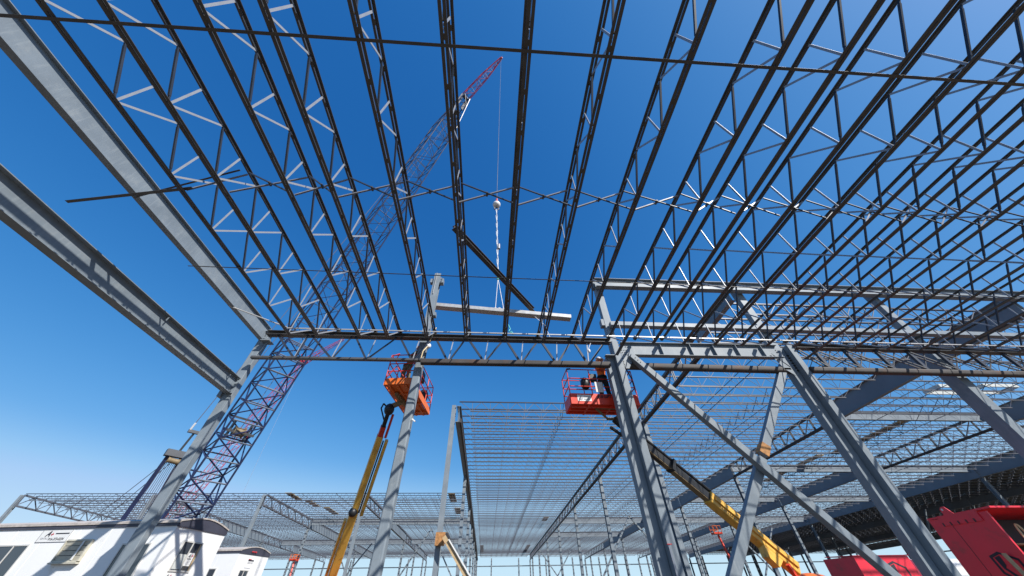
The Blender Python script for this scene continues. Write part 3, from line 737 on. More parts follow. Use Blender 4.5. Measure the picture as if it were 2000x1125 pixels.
# braces between far columns
def vbrace(x0, x1, y, zt, lb, inv=True):
    b = MB(); xm = (x0 + x1)/2
    r_ = root('wind_brace', (xm, y, 0), lb, 'wind brace', 'crossed braces between far columns')
    if inv:
        MB().bar((x0, y, 0), (xm, y, zt), 0.2, 0.2).done('leg', STEEL, r_); MB().bar((x1, y, 0), (xm, y, zt), 0.2, 0.2).done('leg', STEEL, r_)
    else:
        MB().bar((x0, y, 0), (x1, y, zt), 0.2, 0.2).done('leg', STEEL, r_); MB().bar((x1, y + 0.25, 0), (x0, y + 0.25, zt), 0.2, 0.2).done('leg', STEEL, r_)
vbrace(12.6, 28.0, 54.6, 9.6, 'pair of leaning braces meeting at a peak right of the middle roof bay')
vbrace(12.6, 20.3, 97.4, 9.4, 'far crossed brace right of the middle roof bay', False)
vbrace(-16.4, -2.8, 68.9, 10.0, 'leaning braces meeting at a peak behind the tall column')
vbrace(-30, -22.9, 82.9, 9.5, 'crossed brace behind the yellow boom', False)
vbrace(43.9, 51.4, 68.7, 9.8, 'crossed brace below the dark deck', False)
vbrace(59.2, 66.4, 54.4, 10.2, 'crossed brace below the near edge of the deck', False)
def ybrace(x, y0, y1, lb):
    r_ = root('wind_brace', (x, (y0+y1)/2, 0), lb, 'wind brace', 'crossed braces between far columns')
    MB().bar((x, y0, 0), (x, y1, rz(y1) - 1.6), 0.22, 0.22).done('leg', STEEL, r_); MB().bar((x + 0.25, y1, 0), (x + 0.25, y0, rz(y0) - 1.6), 0.22, 0.22).done('leg', STEEL, r_)
# ledgers / tilt rods on the left middle row: brown underside ledger along line 4
b = MB(); b.bar((-2.36, 25.4, rz(25.4) - 1.35), (-2.36, 117, rz(117) - 1.35), 0.14, 0.3); b.thing('ledger_angle', 'long tan ledger under the plate girders left of the middle bay', 'ledger', BROWN)
# timber brace at slim column
rt = root('timber_brace', (-1.9, 24.3, 0), 'leaning pale timber plank braced against the slim middle column', 'timber brace')
b = MB(); b.bar((-2.62, 24.75, 4.25), (0.9, 24.75, 0.0), 0.24, 0.14, (0, 1, 0)); b.done('plank', WOOD, rt)
b = MB(); b.bar((-2.3, 24.63, 4.1), (1.2, 24.63, 0.0), 0.07, 0.10, (0, 1, 0)); b.done('batten', OFFW, rt)
b = MB(); b.box((-3.16, 25.0, 3.85), (-2.6, 25.3, 4.5)); b.done('orange_clamp', RUST, rt)

# ------------------------------------------------------------------ cranes
def section(parent, p0, p1, w0, w1, npan, mc, ml, rc=0.07, rl=0.035, up=(0, 0, 1), name='boom_section', struts=None, flat=1.0):
    p0 = Vector(p0); p1 = Vector(p1); d, s, u = frame(p0, p1, up)
    b = MB(); b.bar(p0 - s*w0/2 , p0 + s*w0/2, rl*1.6, rl*1.6); sec = b.done(name, mc, parent)
    def cn(t, i):
        w = w0 + (w1 - w0)*t; c = p0.lerp(p1, t)
        sx = (-1, 1, 1, -1)[i]; sy = (-1, -1, 1, 1)[i]
        return c + s*sx*w/2 + u*sy*w*flat/2
    for i in range(4):
        MB().tube(cn(0, i), cn(1, i), rc, 6).done('chord', mc, sec)
    for k in range(npan):
        t0 = k/npan; t1 = (k+1)/npan
        for i in range(4):
            j = (i+1) % 4
            a, c = (cn(t0, i), cn(t1, j)) if (k + i) % 2 else (cn(t0, j), cn(t1, i))
            MB().tube(a, c, rl, 4).done('lacing_bar', mc, sec)
            MB().tube(cn(t1, i), cn(t1, j), rl, 4).done('lacing_bar', (ml if i in (0, 2) else mc), sec)
    return sec
P0 = Vector((-24.0, 32.0, 6.6)); Mh = Vector((-6.0, 16.6, 61.5)); Tp = Vector((-0.25, 11.95, 67.6))
dv = (Mh - P0).normalized(); P0 = P0 - dv*3.4; FOOT = P0 - dv*1.4
cr = root('lattice_crane', (FOOT.x, FOOT.y, 0), 'tall dark blue lattice boom crane with red boom tip rising behind the white trailer', 'crane')
nsec = 7
for k in range(nsec):
    a = P0.lerp(Mh, k/nsec); c = P0.lerp(Mh, (k+1)/nsec)
    w1 = 2.5 if k < nsec - 1 else 1.2
    section(cr, a, c, 2.5, w1, 4 if k > 1 else 6, CRANEB, CRANEL, 0.08, 0.04 if k > 1 else 0.06)
section(cr, FOOT, P0, 1.8, 2.5, 1, CRANEB, CRANEL, 0.085, 0.05, name='boom_foot')
section(cr, Mh, Mh.lerp(Tp, 0.55), 1.2, 1.0, 3, CRANER, CRANEW, 0.055, 0.03, name='boom_tip')
section(cr, Mh.lerp(Tp, 0.55), Tp, 1.0, 0.3, 3, CRANER, CRANEW, 0.055, 0.03, name='boom_tip')
b = MB(); d, s, u = frame(P0, Mh); 
for q in (-0.55, 0.55): b.bar(Mh - dv*2.6 + s*q, Mh + s*q, 0.5, 0.12, u)
b.lathe(Mh - s*0.5, Mh + s*0.5, [(0, .45), (.1, .3), (.5, .3), (.9, .3), (1, .45)], 12); b.done('boom_head', CRANEG, cr)
b = MB(); b.lathe(Tp - s*0.12, Tp + s*0.12, [(0, .32), (.3, .22), (.7, .22), (1, .32)], 14); b.done('tip_sheave', CRANER, cr)
wc = P0 + dv*9.6
b = MB(); b.lathe(wc - s*0.42, wc + s*0.42, [(0, .44), (.06, .44), (.08, .34), (.92, .34), (.94, .44), (1, .44)], 18); b.done('winch_drum', TAN, cr)
b = MB(); b.bar(wc - s*1.2 - u*0.2, wc + s*1.2 - u*0.2, 0.18, 0.3, u); b.bar(wc - s*1.2 + u*0.6 + dv, wc + s*1.2 + u*0.6 + dv, 0.15, 0.15, u); b.bar(wc - s*0.7 - dv*.8, wc - s*0.7 + dv*.8, 0.12, 0.5, u); b.bar(wc + s*0.7 - dv*.8, wc + s*0.7 + dv*.8, 0.12, 0.5, u); b.done('winch_frame', CRANEG, cr)
# gantry mast behind the boom
back = Vector((-dv.x, -dv.y, 0)).normalized()
GT = Vector((-27.3, 31.9, 10.9)); GB = Vector((-29.6, 34.6, 2.6)); 
for q in (-0.8, 0.8):
    b = MB(); b.bar(GB + s*q, GT + s*q*0.6, 0.30, 0.24); b.done('gantry_leg', CRANEB, cr)
b = MB(); b.bar(GT - s*0.8, GT + s*0.8, 0.5, 0.5); b.done('gantry_head', CRANEG, cr)
b = MB(); b.lathe(GT - s*0.45 - Vector((0, 0, .55)), GT + s*0.40 - Vector((0, 0, .50)), [(0, .26), (.2, .2), (.8, .2), (1, .26)], 14); b.done('sheave_block', TAN, cr)
b = MB()
for q in range(8):
    o_ = s*(-0.4 + q*0.115); b.tube(GT + o_ - Vector((0, 0, .6)), GB + o_*1.6 + Vector((0.9, -0.6, 1.6)), 0.022, 4)
b.done('hoist_rope', ROPE, cr)
Yk = GT + (Mh - GT).normalized()*1.9
b = MB(); b.bar(Yk - s*0.5, Yk + s*0.5, 0.24, 0.24); b.bar(GT, Yk, 0.14, 0.14); b.done('pendant_yoke', CRANEG, cr)
for q in (-0.42, 0.42):
    b = MB(); b.tube(Yk + s*q, Mh + s*q + u*0.6, 0.032, 5); b.done('pendant_line', ROPE, cr)
    b = MB(); b.tube(Yk + s*q, Yk + s*q + (Mh - Yk).normalized()*0.7, 0.08, 6); b.done('pendant_socket', CRANEW, cr)
b = MB(); b.tube(GT + Vector((-.4, 0, -.4)), (-36, 36, 4.0), 0.03, 4); b.tube(GT + Vector((-.2, 0.3, -.4)), (-35.5, 36.6, 4.0), 0.03, 4); b.done('back_stay', ROPE, cr)
b = MB(); b.box((-33.5, 32.0, 1.5), (-25.5, 36.0, 3.9)); b.done('upper_body', CRANEG, cr)
b = MB(); b.box((-25.4, 30.6, 1.5), (-23.8, 32.2, 3.9)); b.done('cab', CRANER, cr)
b = MB(); b.box((-36.0, 32.2, 1.4), (-33.6, 35.8, 4.2)); b.done('counterweight', CRANEG, cr)
for y in (31.2, 35.9):
    b = MB(); b.sweep((-31, y - 0.5, 0.62), (-31, y + 0.5, 0.62), prof_round(8.6, 1.2, 0.58, 5), (0, 0, 1)); b.done('crawler_track', CRANEG, cr)
b = MB(); b.tube(Mh + dv*0.3, Tp, 0.03, 4); b.tube(FOOT + dv*6, Mh + u*0.3, 0.025, 4); b.done('boom_line', ROPE, cr)
# load line, ball and rigging
hk = Vector((-0.08, 12.0, 21.25))
r_ = root('headache_ball', hk, 'white hook ball hanging on the crane line above the hoisted beam', 'crane hook')
MB().sphere(hk, 0.27, None, 20, 14, (1, 1, 0.95)).done('ball', BALL, r_)
MB().tube(hk + Vector((0, 0, .2)), hk + Vector((0, 0, .75)), 0.07, 8).done('swivel', CRANER, r_)
b = MB(); pts = [hk + Vector((0.16*math.sin(a), 0, -0.42 - 0.16*math.cos(a)*-1 - .08)) for a in [R(x) for x in range(-150, 160, 30)]]; b.path(pts, 0.035, 6); b.tube(hk - Vector((0, 0, .2)), hk - Vector((0, 0, .36)), 0.06, 6); b.done('hook', CRANEG, r_)
b = MB(); b.tube(hk + Vector((0, 0, .7)), Tp - Vector((0, 0, .3)), 0.022, 6); b.thing('load_line', 'thin crane rope dropping straight from the red boom tip to the hook ball', 'crane rope', CRANEL)
kn = Vector((0.14, 12.0, 13.9))
r_ = root('rigging_sling', kn, 'twisted white rope sling from hook ball down to the hoisted beam', 'sling')
b = MB()
for ph in (0, PI):
    pts = []
    for k in range(26):
        t = k/25; p = (hk - Vector((0, 0, .6))).lerp(kn, t); a = t*24 + ph
        pts.append(p + Vector((0.035*math.cos(a), 0.035*math.sin(a), 0)))
    b.path(pts, 0.022, 5)
b.done('twisted_rope', BALL, r_)
b = MB(); b.tube(kn + Vector((0, 0, 2.9)), kn + Vector((0, 0, 2.5)), 0.09, 8); b.done('hardware', CRANEL, r_)
b = MB(); b.tube(kn + Vector((0, 0, .15)), kn - Vector((0, 0, .1)), 0.07, 8); b.done('shackle', TEAL, r_)
for x in (0.05, 0.45): MB().tube(kn, (x, 11.95, 11.72), 0.016, 5).done('leg_rope', BALL, r_)
b = MB(); b.path([Vector((1.9, 11.98, 11.4)), Vector((2.35, 11.6, 10.5)), Vector((2.5, 11.4, 9.6))], 0.014, 5); b.thing('tag_line', 'thin pale tag line hanging off the hoisted beam toward the truss', 'rope', BALL)
b = MB(); b.path([Vector((0.62, 10.9, 9.95)), Vector((0.70, 10.9, 9.72)), Vector((0.64, 10.88, 9.62)), Vector((0.78, 10.9, 9.46)), Vector((0.84, 10.9, 9.44)), Vector((0.74, 10.88, 9.60))], 0.022, 5); b.thing('rope_tail', 'small teal rope loop dangling over the truss top chord', 'rope', TEAL)
# red crane far
rc2 = root('lattice_crane', (-60, 77, 0), 'distant slender red lattice crane leaning behind the blue boom', 'crane')
A2 = Vector((-60.0, 76.0, 8)); H2 = Vector((-43.5, 67.5, 41.0)); T2 = Vector((-36.2, 66.5, 46.8))
for k in range(4): section(rc2, A2.lerp(H2, k/4), A2.lerp(H2, (k+1)/4), 1.6 if k else 1.0, 1.6 if k < 3 else 0.8, 5, CRANER, CRANEW, 0.06, 0.03)
section(rc2, H2, T2, 1.0, 0.35, 6, CRANER, CRANEW, 0.06, 0.03, name='jib')
b = MB(); b.sphere(H2, 0.95, None, 10, 7, (1, 0.8, 0.9)); b.bar(H2 + Vector((-.3, 0, 0)), H2 + Vector((-1.2, 0, 2.0)), 0.25, 0.25); b.done('boom_head', CRANER, rc2)
b = MB(); b.tube(H2, (-42, 67, 3), 0.02, 4); b.done('load_line', ROPE, rc2)
b = MB(); b.box((-66, 75, 1.3), (-58, 79, 4.4)); b.done('upper_body', CRANER, rc2)
for y in (74.6, 79.2):
    b = MB(); b.sweep((-62, y - 0.5, 0.6), (-62, y + 0.5, 0.6), prof_round(8, 1.15, 0.55, 5), (0, 0, 1)); b.done('crawler_track', CRANEG, rc2)
MB().bar(A2, (-61.5, 76.8, 3), 0.5, 0.5).done('boom_foot', CRANER, rc2)

# ------------------------------------------------------------------ people
def person(name, loc, label, joints, edges, tags, matmap, head, parts, facing, scale=1.0):
    rt = root(name, loc, label, 'person'); rt.scale = (scale,)*3
    me = bpy.data.meshes.new('body_skel')
    keys = list(joints); idx = {k: i for i, k in enumerate(keys)}
    me.from_pydata([joints[k][0] for k in keys], [(idx[a], idx[c]) for a, c in edges], [])
    ob = bpy.data.objects.new('body_skel', me); C.objects.link(ob)
    md = ob.modifiers.new('s', 'SKIN'); md.use_smooth_shade = True
    for i, k in enumerate(keys):
        sv = me.skin_vertices[0].data[i]; r = joints[k][1]
        sv.radius = r if isinstance(r, tuple) else (r, r); sv.use_root = (k == 'pelvis')
    sb = ob.modifiers.new('d', 'SUBSURF'); sb.levels = 2
    dg = bpy.context.evaluated_depsgraph_get(); dg.update()
    m2 = bpy.data.meshes.new_from_object(ob.evaluated_get(dg)); bpy.data.objects.remove(ob)
    mats_ = []
    for k in keys:
        mm = matmap[tags[k]]
        if mm not in mats_: mats_.append(mm)
    m2.materials.clear()
    for mm in mats_: m2.materials.append(mm)
    segs_ = [(Vector(joints[a][0]), Vector(joints[c][0]), tags[a], tags[c]) for a, c in edges]
    for p in m2.polygons:
        c = p.center; best = 1e9; tg = None
        for a, e, ta, te in segs_:
            ab = e - a; t = max(0, min(1, (c - a).dot(ab)/max(1e-9, ab.length_squared)))
            dd = (c - a - ab*t).length
            if dd < best: best = dd; tg = ta if t < 0.5 else te
        p.material_index = mats_.index(matmap[tg]); p.use_smooth = True
    link('body', m2, rt)
    for nm, fn, mm in parts:
        b = MB(); fn(b)
        off = Vector((0, 0, 0)); o = link(nm, b.mesh(nm, mm, off), rt)
    return rt
def hand(joints, edges, tags, wrist, side, palm, fdir, sp):
    # palm, four fingers and a thumb; short bent chains rooted in the palm
    joints[side+'palm'] = (palm, (0.042, 0.022)); tags[side+'palm'] = 'skin'; edges.append((wrist, side+'palm'))
    P = Vector(palm); F = Vector(fdir).normalized(); S = Vector(sp).normalized(); D = F.cross(S)
    for k, L in enumerate((0.070, 0.082, 0.076, 0.060)):
        o = S*(-0.030 + 0.020*k)
        n1 = side+'f%da' % k; n2 = side+'f%db' % k
        joints[n1] = (tuple(P + o + F*0.035), 0.010); joints[n2] = (tuple(P + o + F*(0.03 + L*0.75) + D*0.03), 0.009)
        tags[n1] = tags[n2] = 'skin'; edges += [(side+'palm', n1), (n1, n2)]
    n1 = side+'t1'; n2 = side+'t2'
    joints[n1] = (tuple(P - S*0.035 + F*0.005), 0.012); joints[n2] = (tuple(P - S*0.062 + F*0.04), 0.010)
    tags[n1] = tags[n2] = 'skin'; edges += [(side+'palm', n1), (n1, n2)]
def standing(lean=(0, 0), reachL=None, reachR=None, head_off=(0, 0)):
    lx, ly = lean
    J = {'pelvis': ((0, 0, 0.95), (0.15, 0.115)), 'waist': ((lx*.3, ly*.3, 1.10), (0.135, 0.10)), 'chest': ((lx*.7, ly*.7, 1.32), (0.17, 0.12)), 'neckb': ((lx, ly, 1.50), 0.075), 'neck': ((lx*1.1, ly*1.1, 1.56), 0.055),
         'head': ((lx*1.1 + head_off[0], ly*1.1 + head_off[1], 1.68), (0.082, 0.095)), 'crown': ((lx*1.1 + head_off[0], ly*1.1 + head_off[1], 1.75), 0.07),
         'hipL': ((-0.09, 0, 0.90), 0.115), 'kneeL': ((-0.12, 0.05, 0.50), 0.085), 'ankL': ((-0.13, 0.0, 0.10), 0.062), 'heelL': ((-0.13, -0.03, 0.05), 0.045), 'toeL': ((-0.15, 0.17, 0.045), 0.04),
         'hipR': ((0.09, 0, 0.90), 0.115), 'kneeR': ((0.13, 0.03, 0.50), 0.085), 'ankR': ((0.16, -0.03, 0.10), 0.062), 'heelR': ((0.16, -0.06, 0.05), 0.045), 'toeR': ((0.19, 0.14, 0.045), 0.04),
         'shL': ((lx - 0.19, ly, 1.44), 0.07), 'shR': ((lx + 0.19, ly, 1.44), 0.07)}
    T = {'pelvis': 'leg', 'waist': 'top', 'chest': 'top', 'neckb': 'top', 'neck': 'skin', 'head': 'skin', 'crown': 'hair', 'hipL': 'leg', 'kneeL': 'leg', 'ankL': 'leg', 'heelL': 'boot', 'toeL': 'boot',
         'hipR': 'leg', 'kneeR': 'leg', 'ankR': 'leg', 'heelR': 'boot', 'toeR': 'boot', 'shL': 'top', 'shR': 'top'}
    E = [('pelvis', 'waist'), ('waist', 'chest'), ('chest', 'neckb'), ('neckb', 'neck'), ('neck', 'head'), ('head', 'crown'), ('pelvis', 'hipL'), ('hipL', 'kneeL'), ('kneeL', 'ankL'), ('ankL', 'heelL'), ('ankL', 'toeL'),
         ('pelvis', 'hipR'), ('hipR', 'kneeR'), ('kneeR', 'ankR'), ('ankR', 'heelR'), ('ankR', 'toeR'), ('chest', 'shL'), ('chest', 'shR')]
    for sd_, tgt in (('L', reachL), ('R', reachR)):
        e, w = tgt
        J['el'+sd_] = (e, 0.048); J['wr'+sd_] = (w, 0.032); T['el'+sd_] = 'top'; T['wr'+sd_] = 'top'
        E += [('sh'+sd_, 'el'+sd_), ('el'+sd_, 'wr'+sd_)]
        d = (Vector(w) - Vector(e)).normalized()
        sp = Vector((0, 0, 1)).cross(d)
        if sp.length < 0.2: sp = Vector((1, 0, 0))
        hand(J, E, T, 'wr'+sd_, 'h'+sd_, tuple(Vector(w) + d*0.06), d, sp)
    return J, E, T
def head_parts(hx, hy, yaw, helm, z=1.70):
    fw = Vector((math.cos(yaw), math.sin(yaw), 0)); sdv = Vector((-fw.y, fw.x, 0)); c = Vector((hx, hy, z))
    def helmet(b):
        b.sphere(c + Vector((0, 0, 0.0)), 0.148, None, 20, 14, (1.0, 0.92, 1.0), True)
        b.lathe(c + Vector((0, 0, -0.005)), c + Vector((0, 0, 0.012)), [(0, .158), (1, .154)], 20)
        b.poly([c + fw*0.12 - sdv*0.09 + Vector((0, 0, .03)), c + fw*0.21 - sdv*0.05 + Vector((0, 0, .015)), c + fw*0.21 + sdv*0.05 + Vector((0, 0, .015)), c + fw*0.12 + sdv*0.09 + Vector((0, 0, .03))], 0.01, (0, 0, 1))
    def face(b):
        b.sphere(c + fw*0.095 - Vector((0, 0, .03)), 0.02, None, 8, 6, (1, 1, 1.5))
        for q in (-1, 1): b.sphere(c + sdv*q*0.088 - Vector((0, 0, .03)), 0.025, None, 8, 6, (0.7, 0.7, 1.3))
    def eyes(b):
        for q in (-1, 1): b.sphere(c + fw*0.088 + sdv*q*0.032 + Vector((0, 0, 0.0)), 0.012, None, 8, 6)
        b.bar(c + fw*0.094 - sdv*0.025 - Vector((0, 0, .075)), c + fw*0.094 + sdv*0.025 - Vector((0, 0, .075)), 0.01, 0.01)
    return [('helmet', helmet, helm), ('nose_and_ears', face, SKIN), ('eyes_and_mouth', eyes, HAIR)]
FZ2 = 6.97
J, E, T = standing((0.02, -0.03), ((-0.10, -0.27, 1.24), (0.12, -0.36, 1.36)), ((0.36, -0.16, 1.30), (0.52, -0.30, 1.42)), (0.02, -0.02))
def belt(b): b.lathe((0, 0, 0.99), (0, 0, 1.04), [(0, .185), (1, .185)], 14)
def harness(b):
    b.lathe((0.02, -0.02, 1.26), (0.02, -0.02, 1.30), [(0, .20), (1, .20)], 14)
def cowl(b): b.sphere((0.03, -0.05, 1.585), 0.105, None, 12, 8, (1.0, 1.0, 0.75))
person('person', (4.60, 11.98, FZ2), 'person in orange jacket and white helmet standing in the right lift basket', J, E, T,
       {'leg': TROUS, 'top': JACKET, 'skin': SKIN, 'hair': HAIR, 'boot': BOOT}, None,
       head_parts(0.042, -0.053, R(-140), HELM) + [('tool_belt', belt, BLACK), ('neck_cover', cowl, JACKET)], 0, 1.15)
FZ1 = 7.95
J, E, T = standing((0.34, -0.22), ((0.48, -0.40, 1.58), (0.66, -0.58, 1.72)), ((0.68, -0.30, 1.50), (0.84, -0.50, 1.66)), (0.06, -0.05))
person('person', (-3.62, 12.35, FZ1 - 0.25), 'person in khaki trousers and olive shirt leaning out of the left lift basket', J, E, T,
       {'leg': KHAKI, 'top': OLIVE, 'skin': SKIN, 'hair': HAIR, 'boot': BOOT}, None,
       head_parts(0.434, -0.292, R(-60), REDINK) + [('tool_belt', belt, BLACK)], 0)

# ------------------------------------------------------------------ boom lifts
def basket(parent, c, ang, L, Wd, z0, floor_h, rail_h, mp, mr, control=True):
    ca, sa = math.cos(ang), math.sin(ang)
    def W(x, y, z): return Vector((c[0] + x*ca - y*sa, c[1] + x*sa + y*ca, z))
    zf = z0 + floor_h
    # tray
    def wall(x0, y0, x1, y1, za, zb, t, nm, mm):
        b = MB(); b.bar(W(x0, y0, (za+zb)/2), W(x1, y1, (za+zb)/2), t, zb - za); return b.done(nm, mm, parent)
    b = MB(); b.poly([W(-L/2 + .06, -Wd/2 + .06, z0), W(L/2 - .06, -Wd/2 + .06, z0), W(L/2 - .06, Wd/2 - .06, z0), W(-L/2 + .06, Wd/2 - .06, z0)], 0.04, (0, 0, 1)); b.done('floor_plate', mp, parent)
    for x0, y0, x1, y1 in ((-L/2, -Wd/2, L/2, -Wd/2), (-L/2, Wd/2, L/2, Wd/2), (-L/2, -Wd/2 + .03, -L/2, Wd/2 - .03), (L/2, -Wd/2 + .03, L/2, Wd/2 - .03)):
        wall(x0, y0, x1, y1, z0, zf, 0.05, 'side_panel', mp)
    for q in (-0.3, 0.0, 0.3):
        b = MB(); b.bar(W(-L/2 + .05, q*Wd, z0 - 0.03), W(L/2 - .05, q*Wd, z0 - 0.03), 0.07, 0.05); b.done('floor_rib', mp, parent)
    for q in (-0.25, 0.08, 0.36):
        b = MB(); b.bar(W(q*L, -Wd/2 + .05, z0 - 0.03), W(q*L, Wd/2 - .05, z0 - 0.03), 0.07, 0.045); b.done('floor_rib', mp, parent)
    zs = [zf + rail_h, zf + rail_h*0.62, zf + rail_h*0.3]
    n = 0
    for z in zs:
        for x0, y0, x1, y1 in ((-L/2, -Wd/2, L/2, -Wd/2), (-L/2, Wd/2, L/2, Wd/2), (-L/2, -Wd/2, -L/2, Wd/2), (L/2, -Wd/2, L/2, Wd/2)):
            b = MB(); b.tube(W(x0, y0, z), W(x1, y1, z), 0.021, 8); b.done('rail', mr, parent)
    for x in (-L/2, -L/6, L/6 + .1, L/2):
        for y in (-Wd/2, Wd/2):
            b = MB(); b.tube(W(x, y, zf - .1), W(x, y, zs[0]), 0.021, 8); b.done('rail_post', mr, parent)
    if control:
        b = MB(); b.poly([W(-0.28, -Wd/2 + .03, zf + .55), W(0.10, -Wd/2 + .03, zf + .55), W(0.10, -Wd/2 + .03, zf + .98), W(-0.28, -Wd/2 + .03, zf + .98)], 0.22, W(0, 1, 0) - W(0, 0, 0)); b.done('control_box', BLACK, parent)
    return W, zf, zs
# right lift (long side to the camera)
r2 = root('boom_lift', (10.5, 14.6, 0), 'boom lift with red basket beside the doubled column and black and yellow boom', 'boom lift')
W2, zf2, zs2 = basket(r2, (4.42, 12.22), R(1.5), 2.72, 0.95, 6.86, 0.42, 1.06, LIFTR, LRED, False)
b = MB(); b.poly([W2(-0.42, -0.40, 7.9), W2(-0.12, -0.40, 7.9), W2(-0.12, -0.40, 8.2), W2(-0.42, -0.40, 8.2)], 0.18, (0, 1, 0)); b.done('control_box', BLACK, r2)
b = MB(); b.poly([W2(-0.30, -0.50, 7.35), W2(0.02, -0.50, 7.35), W2(0.02, -0.50, 7.78), W2(-0.30, -0.50, 7.78)], 0.02, (0, -1, 0)); b.done('manual_box', OFFW, r2)
b = MB(); b.poly([W2(-1.1, -0.505, 6.97), W2(-0.55, -0.505, 6.97), W2(-0.55, -0.505, 7.22), W2(-1.1, -0.505, 7.22)], 0.006, (0, -1, 0)); b.done('decal_plate', OFFW, r2)
b = MB(); b.lathe(W2(-0.96, -0.516, 7.095), W2(-0.96, -0.521, 7.095), [(0, .085), (1, .085)], 16); b.done('decal_badge', GREYINK, r2)
text_mesh('decal_letters', 'JLG LIFT', 0.155, W2(-0.30, -0.53, 7.12), (1, 0.026, 0), (0.026, -1, 0), INK, r2, 0.006, 0.2)
b = MB()
for _z in (7.14, 7.05): b.bar(W2(-0.84, -0.517, _z), W2(-0.60, -0.517, _z), 0.008, 0.035)
b.done('decal_lines', GREYINK, r2)
b = MB(); b.sphere(W2(1.15, -0.1, 7.95), 0.17, None, 12, 8, (1, 1, 1.6)); b.done('tool_bag', BLACK, r2)
b = MB(); b.sphere(W2(-0.62, -0.3, 7.8), 0.18, None, 12, 8, (1.1, 1, 1.5)); b.done('tool_bag', BLACK, r2)
b = MB(); b.tube(W2(1.12, -0.2, 7.3), W2(1.12, -0.2, 7.62), 0.14, 14); b.done('bucket', OFFW, r2)
b = MB(); b.path([W2(1.36, -0.45, 7.4), W2(1.32, -0.5, 8.0), W2(1.2, -0.5, 8.45), W2(1.0, -0.45, 8.62), W2(0.9, -0.4, 8.45)], 0.025, 6); b.done('air_hose', BLACK, r2)
b = MB(); b.tube(W2(-1.36, -0.475, 8.34), W2(-1.20, -0.475, 8.36), 0.035, 8); b.done('rail_clamp', BLACK, r2)
# basket mount
b = MB()
m0 = Vector((4.75, 12.35, 6.55))
for a_, c_ in ((W2(-.35, -.2, 6.83), m0 + Vector((-.15, 0, 0))), (W2(.75, -.2, 6.83), m0 + Vector((.15, 0, 0))), (W2(-.35, -.2, 6.83), W2(.75, -.2, 6.83)), (m0 - Vector((.2, 0, 0)), m0 + Vector((.2, 0, 0)))): b.bar(a_, c_, 0.06, 0.06)
b.done('basket_mount', TAN, r2)
be = Vector((11.45, 15.05, 2.15)); bs = m0
dd = (be - bs)
def bp(t): return bs.lerp(be, t)
b = MB(); b.sweep(bp(0.0) + Vector((.1, 0, 0)), bp(0.44), prof_round(0.19, 0.24, 0.04), (0, 0, 1)); b.done('inner_boom', BLACK, r2)
b = MB(); b.tube(bp(0.0) + Vector((-.12, 0, -.32)), bp(0.36) + Vector((0, 0, -.05)), 0.06, 8); b.done('leveling_cylinder', BLACK, r2)
b = MB(); b.sweep(bp(0.20), bp(0.55), prof_round(0.26, 0.30, 0.04), (0, 0, 1)); b.done('middle_boom', BLACK, r2)
b = MB(); b.tube(bp(0.08) + Vector((.02, -.1, .24)), bp(0.56) + Vector((.02, -.1, .30)), 0.055, 8); b.done('hose_tube', BLACK, r2)
b = MB(); b.sweep(bp(0.20) - Vector((0, 0, .165)), bp(0.54) - Vector((0, 0, .165)), prof_box(0.24, 0.02), (0, 0, 1)); b.done('boom_wear_plate', TAN, r2)
b = MB(); b.bar(bp(0.33) - Vector((0, .05, -.06)), bp(0.345) - Vector((0, .05, -.06)), 0.34, 0.44); b.done('boom_clamp', BLACK, r2)
b = MB(); b.sweep(bp(0.535), bp(0.995), prof_round(0.36, 0.42, 0.04), (0, 0, 1)); b.poly([bp(0.80) + Vector((0, -.2, -.2)), bp(0.9) + Vector((0, -.2, -.2)), bp(0.85) + Vector((0, -.2, -.62)), bp(0.80) + Vector((0, -.2, -.55))], 0.4, (0, 1, 0)); b.done('outer_boom', YEL, r2)
b = MB(); b.sweep(bp(0.56) + Vector((.05, -.21, .05)), bp(0.99) + Vector((.05, -.21, .05)), prof_round(0.05, 0.14, 0.02), (0, 0, 1)); b.done('boom_side_rail', YEL, r2)
b = MB(); b.sweep(bp(0.48) + Vector((.05, -.02, .27)), bp(0.93) + Vector((.05, -.02, .27)), prof_round(0.16, 0.07, 0.03), (0, 0, 1)); b.done('hose_track', BLACK, r2)
b = MB()
for k in range(16):
    t = 0.58 + k*0.0105; b.bar(bp(t) + Vector((0, -.190, -.1)), bp(t + 0.006) + Vector((0, -.190, -.1)), 0.01, 0.05)
b.done('decal_letters', INK, r2)
dn = dd.normalized(); nn = Vector((dd.y, -dd.x, 0)).normalized()
if nn.y > 0: nn = -nn
b = MB(); b.bar(bp(0.86) + Vector((0.2, -.3, -.5)), bp(0.98) + Vector((0, -.3, -1.3)), 0.12, 0.12); b.done('lift_cylinder', LRED, r2)
b = MB(); b.sphere(be + Vector((.45, .1, -.58)), 0.7, None, 18, 12, (1.4, 0.9, 0.7)); b.done('turret_hood', ORANGE, r2)
b = MB(); b.box((9.9, 14.0, 0.55), (13.4, 16.1, 1.35)); b.done('chassis', ORANGE, r2)
for x in (10.3, 12.9):
    for y in (13.75, 16.3):
        w_ = MB(); w_.lathe((x, y - 0.2, 0.5), (x, y + 0.2, 0.5), [(0, .4), (.1, .5), (.9, .5), (1, .4)], 20); wo_ = w_.done('wheel', BLACK, r2)
        h_ = MB(); h_.lathe((x, y - 0.23, 0.5), (x, y + 0.23, 0.5), [(0, .22), (1, .22)], 14); h_.done('hub', ORANGE, wo_)
